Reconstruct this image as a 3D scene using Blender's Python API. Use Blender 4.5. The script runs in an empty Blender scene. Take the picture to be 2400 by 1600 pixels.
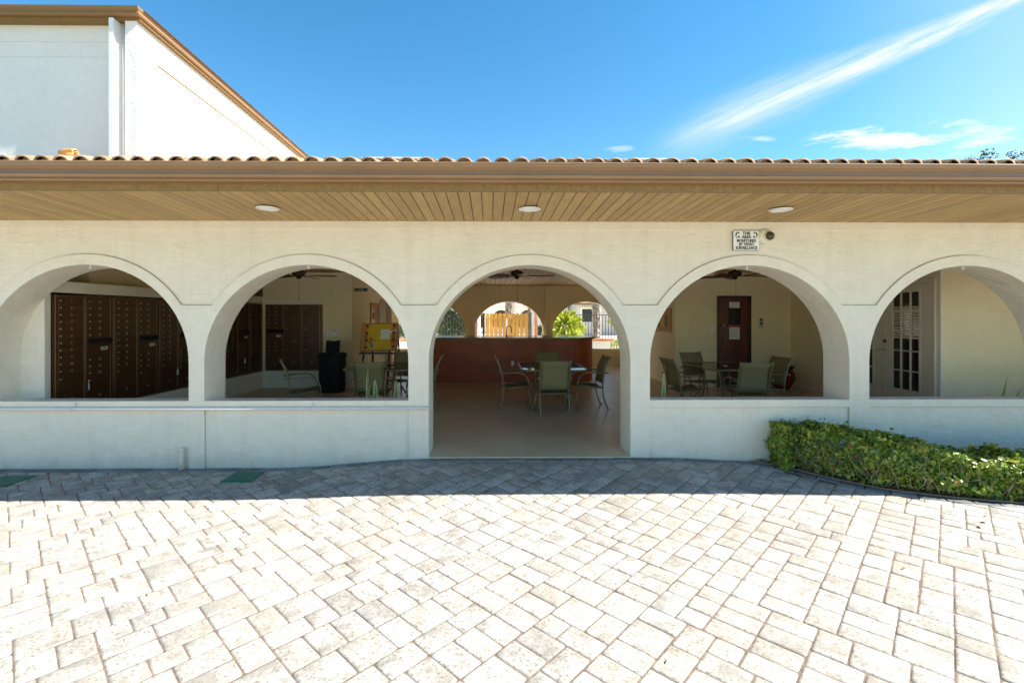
import bpy, math, random
import numpy as np
from mathutils import Vector, Matrix
random.seed(7)
rng = np.random.RandomState(7)
R = math.radians
S = bpy.context.scene
C = S.collection

# ------------------------------------------------------------------ camera, world, sun, exposure
YAW = R(0.7)
FPX = 1110.0
CAM = Vector((0, -5.41, 1.6))
cam_d = bpy.data.cameras.new('camera'); cam = bpy.data.objects.new('camera', cam_d); C.objects.link(cam)
cam.location = CAM
cam.rotation_euler = (R(90), 0, -YAW)
cam_d.sensor_width = 36; cam_d.lens = FPX / 2400 * 36
cam_d.shift_x = 38 / 2400; cam_d.shift_y = -58 / 2400
cam_d.clip_start = 0.05; cam_d.clip_end = 2000
S.camera = cam

SUN_EL, SUN_AZ = R(46), R(7.5)            # azimuth measured from +X towards -Y
sun_dir = Vector((math.cos(SUN_EL) * math.cos(SUN_AZ), -math.cos(SUN_EL) * math.sin(SUN_AZ), math.sin(SUN_EL)))
sl = bpy.data.lights.new('sun', 'SUN'); sl.energy = 3.4; sl.angle = R(0.5); sl.color = (1, 0.945, 0.86)
so = bpy.data.objects.new('sun', sl); C.objects.link(so)
so.rotation_euler = (-sun_dir).to_track_quat('-Z', 'Y').to_euler()

W = bpy.data.worlds.new('World'); S.world = W; W.use_nodes = True
wt = W.node_tree; wt.nodes.clear()
wo = wt.nodes.new('ShaderNodeOutputWorld'); bg = wt.nodes.new('ShaderNodeBackground')
sky = wt.nodes.new('ShaderNodeTexSky'); sky.sky_type = 'NISHITA'; sky.sun_disc = False
sky.sun_elevation = SUN_EL; sky.sun_rotation = R(90) + SUN_AZ
sky.air_density = 1.0; sky.dust_density = 0.08; sky.ozone_density = 1.2
bg.inputs['Strength'].default_value = 0.11

class NX:                                            # small expression helper for math nodes
    def __init__(s, t, v): s.t, s.v = t, v
    def _m(s, op, *a):
        n = s.t.nodes.new('ShaderNodeMath'); n.operation = op
        for i, x in enumerate((s,) + a):
            x = x.v if isinstance(x, NX) else x
            if isinstance(x, (int, float)): n.inputs[i].default_value = x
            else: s.t.links.new(x, n.inputs[i])
        return NX(s.t, n.outputs[0])
    def __add__(s, o): return s._m('ADD', o)
    def __sub__(s, o): return s._m('SUBTRACT', o)
    def __mul__(s, o): return s._m('MULTIPLY', o)
    def __truediv__(s, o): return s._m('DIVIDE', o)
    def ramp(s, lo, hi):
        n = s.t.nodes.new('ShaderNodeMapRange'); n.interpolation_type = 'SMOOTHSTEP'
        n.inputs[1].default_value = lo; n.inputs[2].default_value = hi
        s.t.links.new(s.v, n.inputs[0]); return NX(s.t, n.outputs[0])
tc = wt.nodes.new('ShaderNodeTexCoord'); sp = wt.nodes.new('ShaderNodeSeparateXYZ')
wt.links.new(tc.outputs['Generated'], sp.inputs[0])
dx, dy, dz = [NX(wt, sp.outputs[i]) for i in range(3)]
dyc = dy._m('MAXIMUM', 0.02)
ga, gb = dx / dyc, dz / dyc                          # direction of the sky, gnomonic about +Y
cmb = wt.nodes.new('ShaderNodeCombineXYZ')
def world_noise(sx, sy, rot, detail, rough=0.6, off=0.0):
    c_, s_ = math.cos(rot), math.sin(rot)
    p = (ga * c_ + gb * s_) * sx; q = (gb * c_ - ga * s_) * sy
    cb = wt.nodes.new('ShaderNodeCombineXYZ'); wt.links.new(p.v, cb.inputs[0]); wt.links.new(q.v, cb.inputs[1]); cb.inputs[2].default_value = off
    n = wt.nodes.new('ShaderNodeTexNoise'); n.inputs['Scale'].default_value = 1; n.inputs['Detail'].default_value = detail; n.inputs['Roughness'].default_value = rough
    wt.links.new(cb.outputs[0], n.inputs['Vector']); return NX(wt, n.outputs['Fac'])
slope = math.atan(0.425)
n1 = world_noise(3, 14, slope, 5)
n2 = world_noise(4, 60, slope + .03, 10, 0.68, 3.0)
n3 = world_noise(2.2, 5, 0.2, 6, 0.6, 9.0)
cs, sn = math.cos(slope), math.sin(slope)
al = (ga - 0.33) * cs + (gb - 0.338) * sn            # along the streak
ac = (gb - 0.338) * cs - (ga - 0.33) * sn            # across it
ac = ac + (n1 - 0.5) * 0.045
wid = (al * -0.016) + 0.037
prof_hi = (ac - 0.004) / wid
core = (ac / (wid * 0.36))
soft = (prof_hi * prof_hi * -1.0)._m('EXPONENT')
hard = (core * core * -1.0)._m('EXPONENT')
fade = al.ramp(-0.02, 0.22)
streak = (soft * 0.50 * n2.ramp(0.22, 0.66) + soft * 0.22 + hard * 0.24 * n2.ramp(0.3, 0.62) * (al.ramp(0.15, 0.6))) * fade
def puff(a, b, ra, rb, k, nn, lo, hi):
    p = (ga - a) / ra; q = (gb - b) / rb
    d = (p * p + q * q)._m('SQRT')
    return ((nn * 1.6 - 0.5) - d * 0.62 + 0.5).ramp(lo, hi) * k
n4 = world_noise(9, 42, 0.12, 10, 0.7, 5.0)
cl = puff(0.86, 0.376, 0.23, 0.036, 1.0, n4, 0.30, 0.80)
cl2 = puff(0.575, 0.378, 0.05, 0.010, 0.5, n4, 0.25, 0.75)
cl3 = puff(1.04, 0.385, 0.19, 0.06, 0.75, n4, 0.3, 0.9)
cl4 = puff(0.28, 0.356, 0.05, 0.009, 0.35, n4, 0.25, 0.75)
veil = (ga.ramp(0.6, 1.3)) * 0.30 * (n3 * 0.6 + 0.55)
tot = streak._m('MAXIMUM', cl)._m('MAXIMUM', cl2)._m('MAXIMUM', cl3)._m('MAXIMUM', cl4)._m('MAXIMUM', veil)._m('MINIMUM', 0.97) * dy.ramp(0.02, 0.08)
hsv = wt.nodes.new('ShaderNodeHueSaturation'); hsv.inputs['Saturation'].default_value = 1.34; hsv.inputs['Value'].default_value = 0.50; hsv.inputs['Hue'].default_value = 0.489
wt.links.new(sky.outputs[0], hsv.inputs['Color'])
mx = wt.nodes.new('ShaderNodeMix'); mx.data_type = 'RGBA'
wt.links.new(tot.v, mx.inputs[0]); wt.links.new(hsv.outputs[0], mx.inputs[6]); mx.inputs[7].default_value = (2.35, 2.42, 2.52, 1)
wt.links.new(mx.outputs[2], bg.inputs['Color']); wt.links.new(bg.outputs[0], wo.inputs['Surface'])

S.view_settings.view_transform = 'Standard'; S.view_settings.look = 'None'
S.view_settings.exposure = 2.16; S.view_settings.gamma = 1; S.view_settings.use_curve_mapping = False
S.cycles.max_bounces = 12; S.cycles.diffuse_bounces = 9; S.cycles.glossy_bounces = 4; S.cycles.transparent_max_bounces = 10
S.cycles.use_denoising = True
S.cycles.caustics_reflective = False; S.cycles.caustics_refractive = False

# ------------------------------------------------------------------ helpers
def lab(o, label=None, cat=None, group=None, kind=None):
    if label: o['label'] = label
    if cat: o['category'] = cat
    if group: o['group'] = group
    if kind: o['kind'] = kind
    return o
def empty(name, loc=(0, 0, 0), rz=0, label=None, cat=None, group=None):
    o = bpy.data.objects.new(name, None); C.objects.link(o); o.location = loc; o.rotation_euler = (0, 0, rz)
    o.empty_display_size = 0.1
    return lab(o, label, cat, group)

class MB:
    def __init__(s): s.v, s.f, s.m, s.sm = [], [], [], []
    def add(s, vs, fs, mi=0, smooth=False):
        b = len(s.v); s.v += [tuple(x) for x in vs]
        for f in fs: s.f.append(tuple(b + i for i in f)); s.m.append(mi); s.sm.append(smooth)
        return s
    def box(s, x0, x1, y0, y1, z0, z1, mi=0):
        v = [(x, y, z) for z in (z0, z1) for y in (y0, y1) for x in (x0, x1)]
        return s.add(v, [(0, 2, 3, 1), (4, 5, 7, 6), (0, 1, 5, 4), (2, 6, 7, 3), (0, 4, 6, 2), (1, 3, 7, 5)], mi)
    def cbox(s, x0, x1, y0, y1, z0, z1, c=0.004, mi=0):      # box with chamfered edges
        v, idx = [], {}
        for sx in (0, 1):
            for sy in (0, 1):
                for sz in (0, 1):
                    for ax in range(3):
                        p = [x1 if sx else x0, y1 if sy else y0, z1 if sz else z0]
                        for k, sg in enumerate((sx, sy, sz)):
                            if k != ax: p[k] += (-c if sg else c)
                        idx[(sx, sy, sz, ax)] = len(v); v.append(tuple(p))
        f = []
        for ax in range(3):
            o = [k for k in range(3) if k != ax]
            for sg in (0, 1):
                q = []
                for a, b in ((0, 0), (1, 0), (1, 1), (0, 1)):
                    t = [0, 0, 0]; t[ax] = sg; t[o[0]] = a; t[o[1]] = b
                    q.append(idx[(t[0], t[1], t[2], ax)])
                f.append(tuple(q if (sg == 1) == (ax != 1) else q[::-1]))
        for ax in range(3):
            o = [k for k in range(3) if k != ax]
            for a in (0, 1):
                for b in (0, 1):
                    q = []
                    for e, fa in ((0, o[0]), (1, o[0]), (1, o[1]), (0, o[1])):
                        t = [0, 0, 0]; t[ax] = e; t[o[0]] = a; t[o[1]] = b
                        q.append(idx[(t[0], t[1], t[2], fa)])
                    f.append(tuple(q))
        for sx in (0, 1):
            for sy in (0, 1):
                for sz in (0, 1): f.append(tuple(idx[(sx, sy, sz, a)] for a in range(3)))
        return s.add(v, f, mi)
    def tube(s, pts, r, n=8, mi=0, caps=True, flat=None):
        pts = [Vector(p) for p in pts]; rr = r if isinstance(r, (list, tuple)) else [r] * len(pts)
        vs, fs = [], []; u = None
        for i, p in enumerate(pts):
            t = (pts[min(i + 1, len(pts) - 1)] - pts[max(i - 1, 0)]).normalized()
            if u is None:
                u = t.cross(Vector((0, 0, 1)));
                if u.length < 1e-3: u = t.cross(Vector((0, 1, 0)))
            u = (u - t * u.dot(t)).normalized(); w = t.cross(u)
            for k in range(n):
                a = 2 * math.pi * k / n
                vs.append(p + u * math.cos(a) * rr[i] + w * math.sin(a) * rr[i] * (flat or 1))
        for i in range(len(pts) - 1):
            for k in range(n): fs.append((i * n + k, i * n + (k + 1) % n, (i + 1) * n + (k + 1) % n, (i + 1) * n + k))
        s.add(vs, fs, mi, True)
        if caps:
            b = len(s.v) - len(vs); s.f.append(tuple(b + k for k in range(n))[::-1]); s.f.append(tuple(b + (len(pts) - 1) * n + k for k in range(n)))
            s.m += [mi, mi]; s.sm += [False, False]
        return s
    def lathe(s, prof, n=20, c=(0, 0, 0), mi=0, axis='z', smooth=True):
        vs = []
        for r_, h in prof:
            for k in range(n):
                a = 2 * math.pi * k / n; x, y = r_ * math.cos(a), r_ * math.sin(a)
                vs.append((c[0] + x, c[1] + y, c[2] + h) if axis == 'z' else ((c[0] + x, c[1] - h, c[2] + y)))
        fs = [(i * n + k, i * n + (k + 1) % n, (i + 1) * n + (k + 1) % n, (i + 1) * n + k) for i in range(len(prof) - 1) for k in range(n)]
        fs += [tuple(range(n))[::-1], tuple((len(prof) - 1) * n + k for k in range(n))]
        return s.add(vs, fs, mi, smooth)
    def prism(s, poly, y0, y1, mi=0):                         # polygon in XZ extruded along Y
        n = len(poly); v = [(x, y0, z) for x, z in poly] + [(x, y1, z) for x, z in poly]
        f = [tuple(range(n)), tuple(range(n, 2 * n))[::-1]] + [(i, (i + 1) % n, n + (i + 1) % n, n + i) for i in range(n)]
        return s.add(v, f, mi)
    def prism_z(s, poly, z0, z1, mi=0):
        n = len(poly); v = [(x, y, z0) for x, y in poly] + [(x, y, z1) for x, y in poly]
        f = [tuple(range(n))[::-1], tuple(range(n, 2 * n))] + [(i, (i + 1) % n, n + (i + 1) % n, n + i)[::-1] for i in range(n)]
        return s.add(v, f, mi)
    def strip(s, xs, lo, hi, y0, y1, mi=0):                   # closed slab between two height curves
        v = []
        for x, a, b in zip(xs, lo, hi): v += [(x, y0, a), (x, y0, b), (x, y1, b), (x, y1, a)]
        f = []
        for i in range(len(xs) - 1):
            a, b = i * 4, i * 4 + 4
            for k in range(4): f.append((a + k, a + (k + 1) % 4, b + (k + 1) % 4, b + k))
        e = (len(xs) - 1) * 4
        f += [(0, 3, 2, 1), (e, e + 1, e + 2, e + 3)]
        return s.add(v, f, mi)
    def mat4(s, M, start=0):
        for i in range(start, len(s.v)): s.v[i] = tuple(M @ Vector(s.v[i]))
        return s
    def build(s, name, mats, parent=None, loc=(0, 0, 0), rot=(0, 0, 0), fix=True, bevel=0):
        me = bpy.data.meshes.new(name); me.from_pydata(s.v, [], s.f)
        if not isinstance(mats, (list, tuple)): mats = [mats]
        for m in mats: me.materials.append(m)
        me.polygons.foreach_set('material_index', s.m); me.polygons.foreach_set('use_smooth', s.sm); me.update()
        if fix:
            import bmesh
            bm = bmesh.new(); bm.from_mesh(me); bmesh.ops.recalc_face_normals(bm, faces=bm.faces); bm.to_mesh(me); bm.free()
        o = bpy.data.objects.new(name, me); C.objects.link(o); o.location = loc; o.rotation_euler = rot
        if parent: o.parent = parent
        if bevel:
            b = o.modifiers.new('bevel', 'BEVEL'); b.width = bevel; b.segments = 2; b.limit_method = 'ANGLE'
        return o
def copy_tree(o, parent=None):
    c = o.copy(); C.objects.link(c); c.parent = parent
    for ch in [x for x in bpy.data.objects if x.parent == o]: copy_tree(ch, c)
    return c

# ------------------------------------------------------------------ materials
def new_mat(name):
    m = bpy.data.materials.new(name); m.use_nodes = True
    t = m.node_tree; p = t.nodes['Principled BSDF']; return m, t, p
def coord(t, scale=(1, 1, 1)):
    g = t.nodes.new('ShaderNodeNewGeometry'); mp = t.nodes.new('ShaderNodeMapping'); mp.inputs['Scale'].default_value = scale
    t.links.new(g.outputs['Position'], mp.inputs['Vector']); return mp.outputs[0]
def noise(t, vec, scale, detail=4, rough=0.55):
    n = t.nodes.new('ShaderNodeTexNoise'); n.inputs['Scale'].default_value = scale; n.inputs['Detail'].default_value = detail; n.inputs['Roughness'].default_value = rough
    t.links.new(vec, n.inputs['Vector']); return n.outputs['Fac']
def ramp(t, fac, stops):
    n = t.nodes.new('ShaderNodeValToRGB'); t.links.new(fac, n.inputs[0]); e = n.color_ramp.elements
    while len(e) < len(stops): e.new(0.5)
    for k, (p, c) in enumerate(stops): e[k].position = p; e[k].color = (*c, 1) if len(c) == 3 else c
    return n.outputs[0]
def mixc(t, fac, a, b, mode='MIX'):
    n = t.nodes.new('ShaderNodeMix'); n.data_type = 'RGBA'; n.blend_type = mode
    for i, x in ((0, fac), (6, a), (7, b)):
        if isinstance(x, (int, float)): n.inputs[i].default_value = x
        elif isinstance(x, tuple): n.inputs[i].default_value = (*x, 1)
        else: t.links.new(x, n.inputs[i])
    return n.outputs[2]
def bump(t, p, h, dist, strength=1.0, prev=None):
    b = t.nodes.new('ShaderNodeBump'); b.inputs['Distance'].default_value = dist; b.inputs['Strength'].default_value = strength
    t.links.new(h, b.inputs['Height'])
    if prev: t.links.new(prev, b.inputs['Normal'])
    t.links.new(b.outputs[0], p.inputs['Normal']); return b.outputs[0]
def plain(name, col, rough=0.5, metal=0.0, var=0.06, nscale=18, bmp=0.0, bscale=120, spec=None, coat=0):
    m, t, p = new_mat(name); v = coord(t)
    if var:
        f = noise(t, v, nscale, 5)
        c = ramp(t, f, [(0.25, tuple(x * (1 - var * 2.2) for x in col)), (0.75, tuple(min(1, x * (1 + var * 2.2)) for x in col))])
        t.links.new(c, p.inputs['Base Color'])
    else: p.inputs['Base Color'].default_value = (*col, 1)
    p.inputs['Roughness'].default_value = rough; p.inputs['Metallic'].default_value = metal
    if coat: p.inputs['Coat Weight'].default_value = coat
    if bmp: bump(t, p, noise(t, v, bscale, 3), bmp)
    return m
def stucco(name, col, amt=0.004, rough=0.92, round_edge=0.012, dirt=0.5):
    m, t, p = new_mat(name); v = coord(t)
    big = noise(t, v, 0.9, 4); mid = noise(t, v, 7, 5, 0.6)
    c = ramp(t, big, [(0.3, tuple(x * (1 - 0.07 * dirt) for x in col)), (0.7, col)])
    c = mixc(t, 1.0, c, ramp(t, mid, [(0.3, (0.94, 0.935, 0.92)), (0.7, (1, 1, 1))]), 'MULTIPLY')
    if dirt > 0.6:
        g = t.nodes.new('ShaderNodeNewGeometry'); sx = t.nodes.new('ShaderNodeSeparateXYZ'); t.links.new(g.outputs['Position'], sx.inputs[0])
        ad = t.nodes.new('ShaderNodeMath'); ad.operation = 'MULTIPLY_ADD'; ad.inputs[1].default_value = -0.34; t.links.new(noise(t, coord(t, (1, 1, .6)), 5, 5, .7), ad.inputs[0]); t.links.new(sx.outputs[2], ad.inputs[2])
        st = ramp(t, ad.outputs[0], [(0.0, (.5, .5, .5)), (0.01, (.3, .3, .3))]); mr = t.nodes.new('ShaderNodeMapRange'); t.links.new(ad.outputs[0], mr.inputs[0]); mr.inputs[1].default_value = -.30; mr.inputs[2].default_value = -.10; mr.inputs[3].default_value = .45; mr.inputs[4].default_value = 0
        c = mixc(t, mr.outputs[0], c, (.42, .38, .31))
        vs = noise(t, coord(t, (1, 1, .05)), 7, 4, .7); c = mixc(t, 1.0, c, ramp(t, vs, [(.32, (.955, .95, .935)), (.5, (1, 1, 1))]), 'MULTIPLY')
    t.links.new(c, p.inputs['Base Color']); p.inputs['Roughness'].default_value = rough
    v2 = coord(t, (0.55, 0.55, 1.2))
    hh = noise(t, v2, 26, 6, 0.62)
    b1 = bump(t, p, hh, amt)
    patch = ramp(t, noise(t, v, 2.3, 3), [(0.45, (0, 0, 0)), (0.62, (1, 1, 1))])
    n2 = noise(t, coord(t, (0.4, 0.4, 1.5)), 14, 5, 0.65)
    mm = t.nodes.new('ShaderNodeMath'); mm.operation = 'MULTIPLY'; t.links.new(patch, mm.inputs[0]); t.links.new(n2, mm.inputs[1])
    b2 = bump(t, p, mm.outputs[0], amt * 1.5, 1.0, b1)
    return m
M = {}
M['wall'] = stucco('arcade stucco', (0.81, 0.745, 0.62), 0.009, dirt=0.9)
M['wall2'] = stucco('interior wall paint', (0.86, 0.76, 0.50), 0.002)
M['niche'] = stucco('cream trim paint', (0.82, 0.77, 0.62), 0.0004)
M['upper'] = stucco('white stucco', (0.85, 0.80, 0.79), 0.005)
M['farwhite'] = stucco('far white stucco', (0.84, 0.83, 0.80), 0.004)
M['fargrey'] = plain('far grey wall', (0.52, 0.50, 0.47), 0.9)
M['gutter'] = plain('brown gutter paint', (0.25, 0.14, 0.065), 0.38, var=0.04, nscale=3)
M['fascia'] = plain('brown fascia wood', (0.22, 0.125, 0.035), 0.6, var=0.12, nscale=25, bmp=0.001, bscale=60)
M['white'] = plain('white enamel', (0.8, 0.8, 0.78), 0.35, var=0.02)
M['pipe'] = plain('painted conduit', (0.66, 0.65, 0.64), 0.4, var=0.03)
M['black'] = plain('black plastic', (0.010, 0.010, 0.012), 0.5, var=0.1)
M['blackbag'] = plain('black cover cloth', (0.006, 0.0055, 0.006), 0.85, var=0.2, nscale=9, bmp=0.01, bscale=14)
M['glassdark'] = plain('dark glass', (0.015, 0.014, 0.012), 0.06, var=0)
M['frame'] = plain('bronze chair tube', (0.26, 0.22, 0.13), 0.35, metal=0.35, var=0.05)
M['mailbox'] = plain('bronze mailbox paint', (0.075, 0.031, 0.010), 0.34, metal=0.25, var=0.05, nscale=6)
M['mailframe'] = plain('bronze mailbox frame', (0.115, 0.05, 0.018), 0.32, metal=0.35, var=0.04)
M['strip'] = plain('light bronze edge', (0.42, 0.30, 0.15), 0.35, metal=0.5, var=0.03)
M['chrome'] = plain('worn chrome', (0.40, 0.36, 0.28), 0.35, metal=0.8, var=0.03)
M['plate'] = plain('pale label plate', (0.6, 0.56, 0.45), 0.5, var=0.02)
M['numb'] = plain('number print', (0.36, 0.30, 0.20), 0.6, var=0)
M['paper'] = plain('white paper', (0.72, 0.72, 0.70), 0.8, var=0.03)
M['ink'] = plain('print ink', (0.03, 0.03, 0.03), 0.7, var=0)
M['signwhite'] = plain('sign white', (0.80, 0.81, 0.80), 0.45, var=0.02)
M['red'] = plain('red print', (0.45, 0.06, 0.03), 0.7, var=0)
M['green'] = plain('green box lid', (0.02, 0.13, 0.085), 0.55, var=0.15, nscale=30, bmp=0.002)
M['bar'] = plain('dark red bar front', (0.34, 0.06, 0.012), 0.42, var=0.12, nscale=4, bmp=0.0006)
M['counter'] = plain('dark granite counter', (0.10, 0.075, 0.04), 0.15, var=0.35, nscale=90)
M['pot'] = plain('dark red glazed pot', (0.14, 0.014, 0.008), 0.18, var=0.15, nscale=10)
M['terracotta'] = plain('terracotta', (0.42, 0.17, 0.08), 0.85, var=0.1)
M['soil'] = plain('dark soil', (0.045, 0.03, 0.02), 0.95, var=0.3, nscale=50, bmp=0.006, bscale=40)
M['copper'] = plain('copper tap', (0.35, 0.13, 0.05), 0.3, metal=0.9, var=0)
M['cork'] = plain('cork', (0.50, 0.29, 0.10), 0.9, var=0.15, nscale=120)
M['oak'] = plain('oak frame', (0.36, 0.19, 0.06), 0.5, var=0.15, nscale=20)
M['yellow'] = plain('yellow paper', (0.66, 0.44, 0.025), 0.75, var=0.03)
M['orange'] = plain('orange card', (0.60, 0.17, 0.03), 0.7, var=0.08)
M['maroon'] = plain('maroon card', (0.22, 0.03, 0.03), 0.7, var=0.1)
M['denim'] = plain('blue card', (0.10, 0.18, 0.30), 0.7, var=0.1)
M['olivecard'] = plain('olive card', (0.14, 0.13, 0.05), 0.7, var=0.1)
M['teal'] = plain('teal sign', (0.008, 0.05, 0.055), 0.5, var=0)
M['brick'] = plain('orange brick cap', (0.55, 0.20, 0.10), 0.85, var=0.18, nscale=9, bmp=0.003)
M['metal'] = plain('dark fence metal', (0.05, 0.055, 0.045), 0.45, metal=0.3, var=0.05)
M['door'] = plain('cream door paint', (0.66, 0.61, 0.49), 0.45, var=0.03)
M['blind'] = plain('white blind', (0.66, 0.58, 0.46), 0.6, var=0.03)
M['fanblade'] = plain('dark walnut blade', (0.115, 0.035, 0.012), 0.35, var=0.25, nscale=14)
M['fanbody'] = plain('antique bronze', (0.06, 0.035, 0.015), 0.35, metal=0.6, var=0.1)
M['lens'] = plain('lamp lens', (0.88, 0.88, 0.86), 0.35, var=0)
M['bark'] = None

# beadboard soffit
def beadboard(name, c1, c2):
    m, t, p = new_mat(name)
    v = coord(t, (1, 0.15, 1)); f = noise(t, v, 26, 5, 0.6)
    rnd = t.nodes.new('ShaderNodeNewGeometry')
    c = ramp(t, f, [(0.25, c1), (0.75, c2)])
    rr = ramp(t, rnd.outputs['Random Per Island'], [(0, (0.86, 0.84, 0.82)), (1, (1.08, 1.08, 1.08))])
    c = mixc(t, 1.0, c, rr, 'MULTIPLY'); t.links.new(c, p.inputs['Base Color']); p.inputs['Roughness'].default_value = 0.6
    bump(t, p, f, 0.001)
    return m
M['soffit'] = beadboard('soffit boards', (0.37, 0.24, 0.095), (0.49, 0.33, 0.145))
M['ceil'] = beadboard('stained ceiling boards', (0.48, 0.29, 0.10), (0.62, 0.41, 0.17))

# mahogany door
m, t, p = new_mat('mahogany door'); v = coord(t, (14, 1, 0.5)); f = noise(t, v, 3, 5, 0.6)
c = ramp(t, f, [(0.3, (0.035, 0.006, 0.004)), (0.5, (0.10, 0.017, 0.008)), (0.72, (0.20, 0.045, 0.018))])
t.links.new(c, p.inputs['Base Color']); p.inputs['Roughness'].default_value = 0.3; M['mahog'] = m

# pavers
m, t, p = new_mat('concrete pavers')
g = t.nodes.new('ShaderNodeNewGeometry'); rn = g.outputs['Random Per Island']; v = coord(t)
base = ramp(t, rn, [(0.0, (0.27, 0.262, 0.245)), (0.15, (0.37, 0.34, 0.295)), (0.35, (0.46, 0.44, 0.405)), (0.55, (0.35, 0.345, 0.325)), (0.75, (0.48, 0.465, 0.43)), (1.0, (0.40, 0.37, 0.325))])
# each paver shifts the stain pattern
cb = t.nodes.new('ShaderNodeCombineXYZ'); ml = t.nodes.new('ShaderNodeMath'); ml.operation = 'MULTIPLY'; ml.inputs[1].default_value = 37.0
t.links.new(rn, ml.inputs[0]); t.links.new(ml.outputs[0], cb.inputs[2])
va = t.nodes.new('ShaderNodeVectorMath'); va.operation = 'ADD'; t.links.new(v, va.inputs[0]); t.links.new(cb.outputs[0], va.inputs[1]); pv = va.outputs[0]
blot = noise(t, pv, 5.5, 6, 0.7); speck = noise(t, pv, 55, 4, 0.7); wide = noise(t, v, 0.8, 5, 0.6)
c = mixc(t, ramp(t, blot, [(0.44, (0, 0, 0)), (0.62, (0.85, 0.85, 0.85))]), base, (0.185, 0.175, 0.155))
c = mixc(t, ramp(t, speck, [(0.52, (0, 0, 0)), (0.63, (0.85, 0.85, 0.85))]), c, (0.14, 0.11, 0.07))
c = mixc(t, ramp(t, wide, [(0.42, (0, 0, 0)), (0.72, (0.4, 0.4, 0.4))]), c, (0.33, 0.28, 0.21))
t.links.new(c, p.inputs['Base Color']); p.inputs['Roughness'].default_value = 0.85
bb = bump(t, p, noise(t, v, 60, 5, 0.7), 0.003); bump(t, p, noise(t, v, 9, 4), 0.005, 1, bb)
M['paver'] = m
m, t, p = new_mat('grey border pavers')
g = t.nodes.new('ShaderNodeNewGeometry'); v = coord(t)
base = ramp(t, g.outputs['Random Per Island'], [(0, (0.10, 0.108, 0.112)), (0.5, (0.15, 0.155, 0.155)), (1, (0.22, 0.225, 0.225))])
c = mixc(t, ramp(t, noise(t, v, 14, 5, .7), [(0.4, (0, 0, 0)), (0.7, (0.5, 0.5, 0.5))]), base, (0.20, 0.185, 0.15))
t.links.new(c, p.inputs['Base Color']); p.inputs['Roughness'].default_value = 0.85; bump(t, p, noise(t, v, 60, 4, .7), 0.003)
M['border'] = m
M['joint'] = plain('reddish joint sand', (0.15, 0.105, 0.075), 0.95, var=0.25, nscale=20, bmp=0.003)

# painted concrete floor
m, t, p = new_mat('painted concrete floor'); v = coord(t)
a = noise(t, v, 1.1, 6, 0.65); b = noise(t, coord(t, (1, 1, 1)), 9, 5, 0.7)
c = ramp(t, a, [(0.3, (0.54, 0.45, 0.29)), (0.7, (0.66, 0.57, 0.40))])
c = mixc(t, 1.0, c, ramp(t, b, [(0.3, (0.94, 0.935, 0.92)), (0.65, (1.02, 1.02, 1.02))]), 'MULTIPLY')
t.links.new(c, p.inputs['Base Color'])
rf = ramp(t, b, [(0.3, (0.28, 0.28, 0.28)), (0.75, (0.40, 0.40, 0.40))]); t.links.new(rf, p.inputs['Roughness'])
bb = bump(t, p, noise(t, v, 2.5, 2, 0.4), 0.004); bump(t, p, noise(t, coord(t, (1, 1.6, 1)), 9, 2, 0.4), 0.0012, 1, bb)
M['floor'] = m

# roof tile
m, t, p = new_mat('barrel roof tile'); g = t.nodes.new('ShaderNodeNewGeometry'); v = coord(t)
c = ramp(t, g.outputs['Random Per Island'], [(0, (0.30, 0.19, 0.11)), (0.35, (0.42, 0.26, 0.14)), (0.7, (0.34, 0.24, 0.17)), (1, (0.50, 0.31, 0.17))])
c = mixc(t, ramp(t, noise(t, v, 22, 6, .7), [(0.45, (0, 0, 0)), (0.68, (0.7, 0.7, 0.7))]), c, (0.13, 0.10, 0.075))
t.links.new(c, p.inputs['Base Color']); p.inputs['Roughness'].default_value = 0.9; bump(t, p, noise(t, v, 50, 4), 0.003); M['tile'] = m

# sling fabric
m, t, p = new_mat('olive sling mesh'); v = coord(t)
wv = noise(t, v, 260, 2); c = ramp(t, wv, [(0.35, (0.24, 0.205, 0.09)), (0.65, (0.40, 0.35, 0.18))])
t.links.new(c, p.inputs['Base Color']); p.inputs['Roughness'].default_value = 0.7
tr = t.nodes.new('ShaderNodeBsdfTransparent'); tl = t.nodes.new('ShaderNodeBsdfTranslucent'); tl.inputs['Color'].default_value = (0.40, 0.36, 0.16, 1)
m1 = t.nodes.new('ShaderNodeMixShader'); m1.inputs[0].default_value = 0.3; t.links.new(p.outputs[0], m1.inputs[1]); t.links.new(tl.outputs[0], m1.inputs[2])
m2 = t.nodes.new('ShaderNodeMixShader'); m2.inputs[0].default_value = 0.10; t.links.new(m1.outputs[0], m2.inputs[1]); t.links.new(tr.outputs[0], m2.inputs[2])
t.links.new(m2.outputs[0], t.nodes['Material Output'].inputs[0]); M['sling'] = m
# table glass: tinted
m, t, p = new_mat('tinted table glass'); p.inputs['Base Color'].default_value = (0.06, 0.06, 0.04, 1); p.inputs['Roughness'].default_value = 0.04
tr = t.nodes.new('ShaderNodeBsdfTransparent'); tr.inputs['Color'].default_value = (0.55, 0.55, 0.42, 1)
m2 = t.nodes.new('ShaderNodeMixShader'); m2.inputs[0].default_value = 0.3; t.links.new(p.outputs[0], m2.inputs[1]); t.links.new(tr.outputs[0], m2.inputs[2])
t.links.new(m2.outputs[0], t.nodes['Material Output'].inputs[0]); M['tglass'] = m

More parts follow.
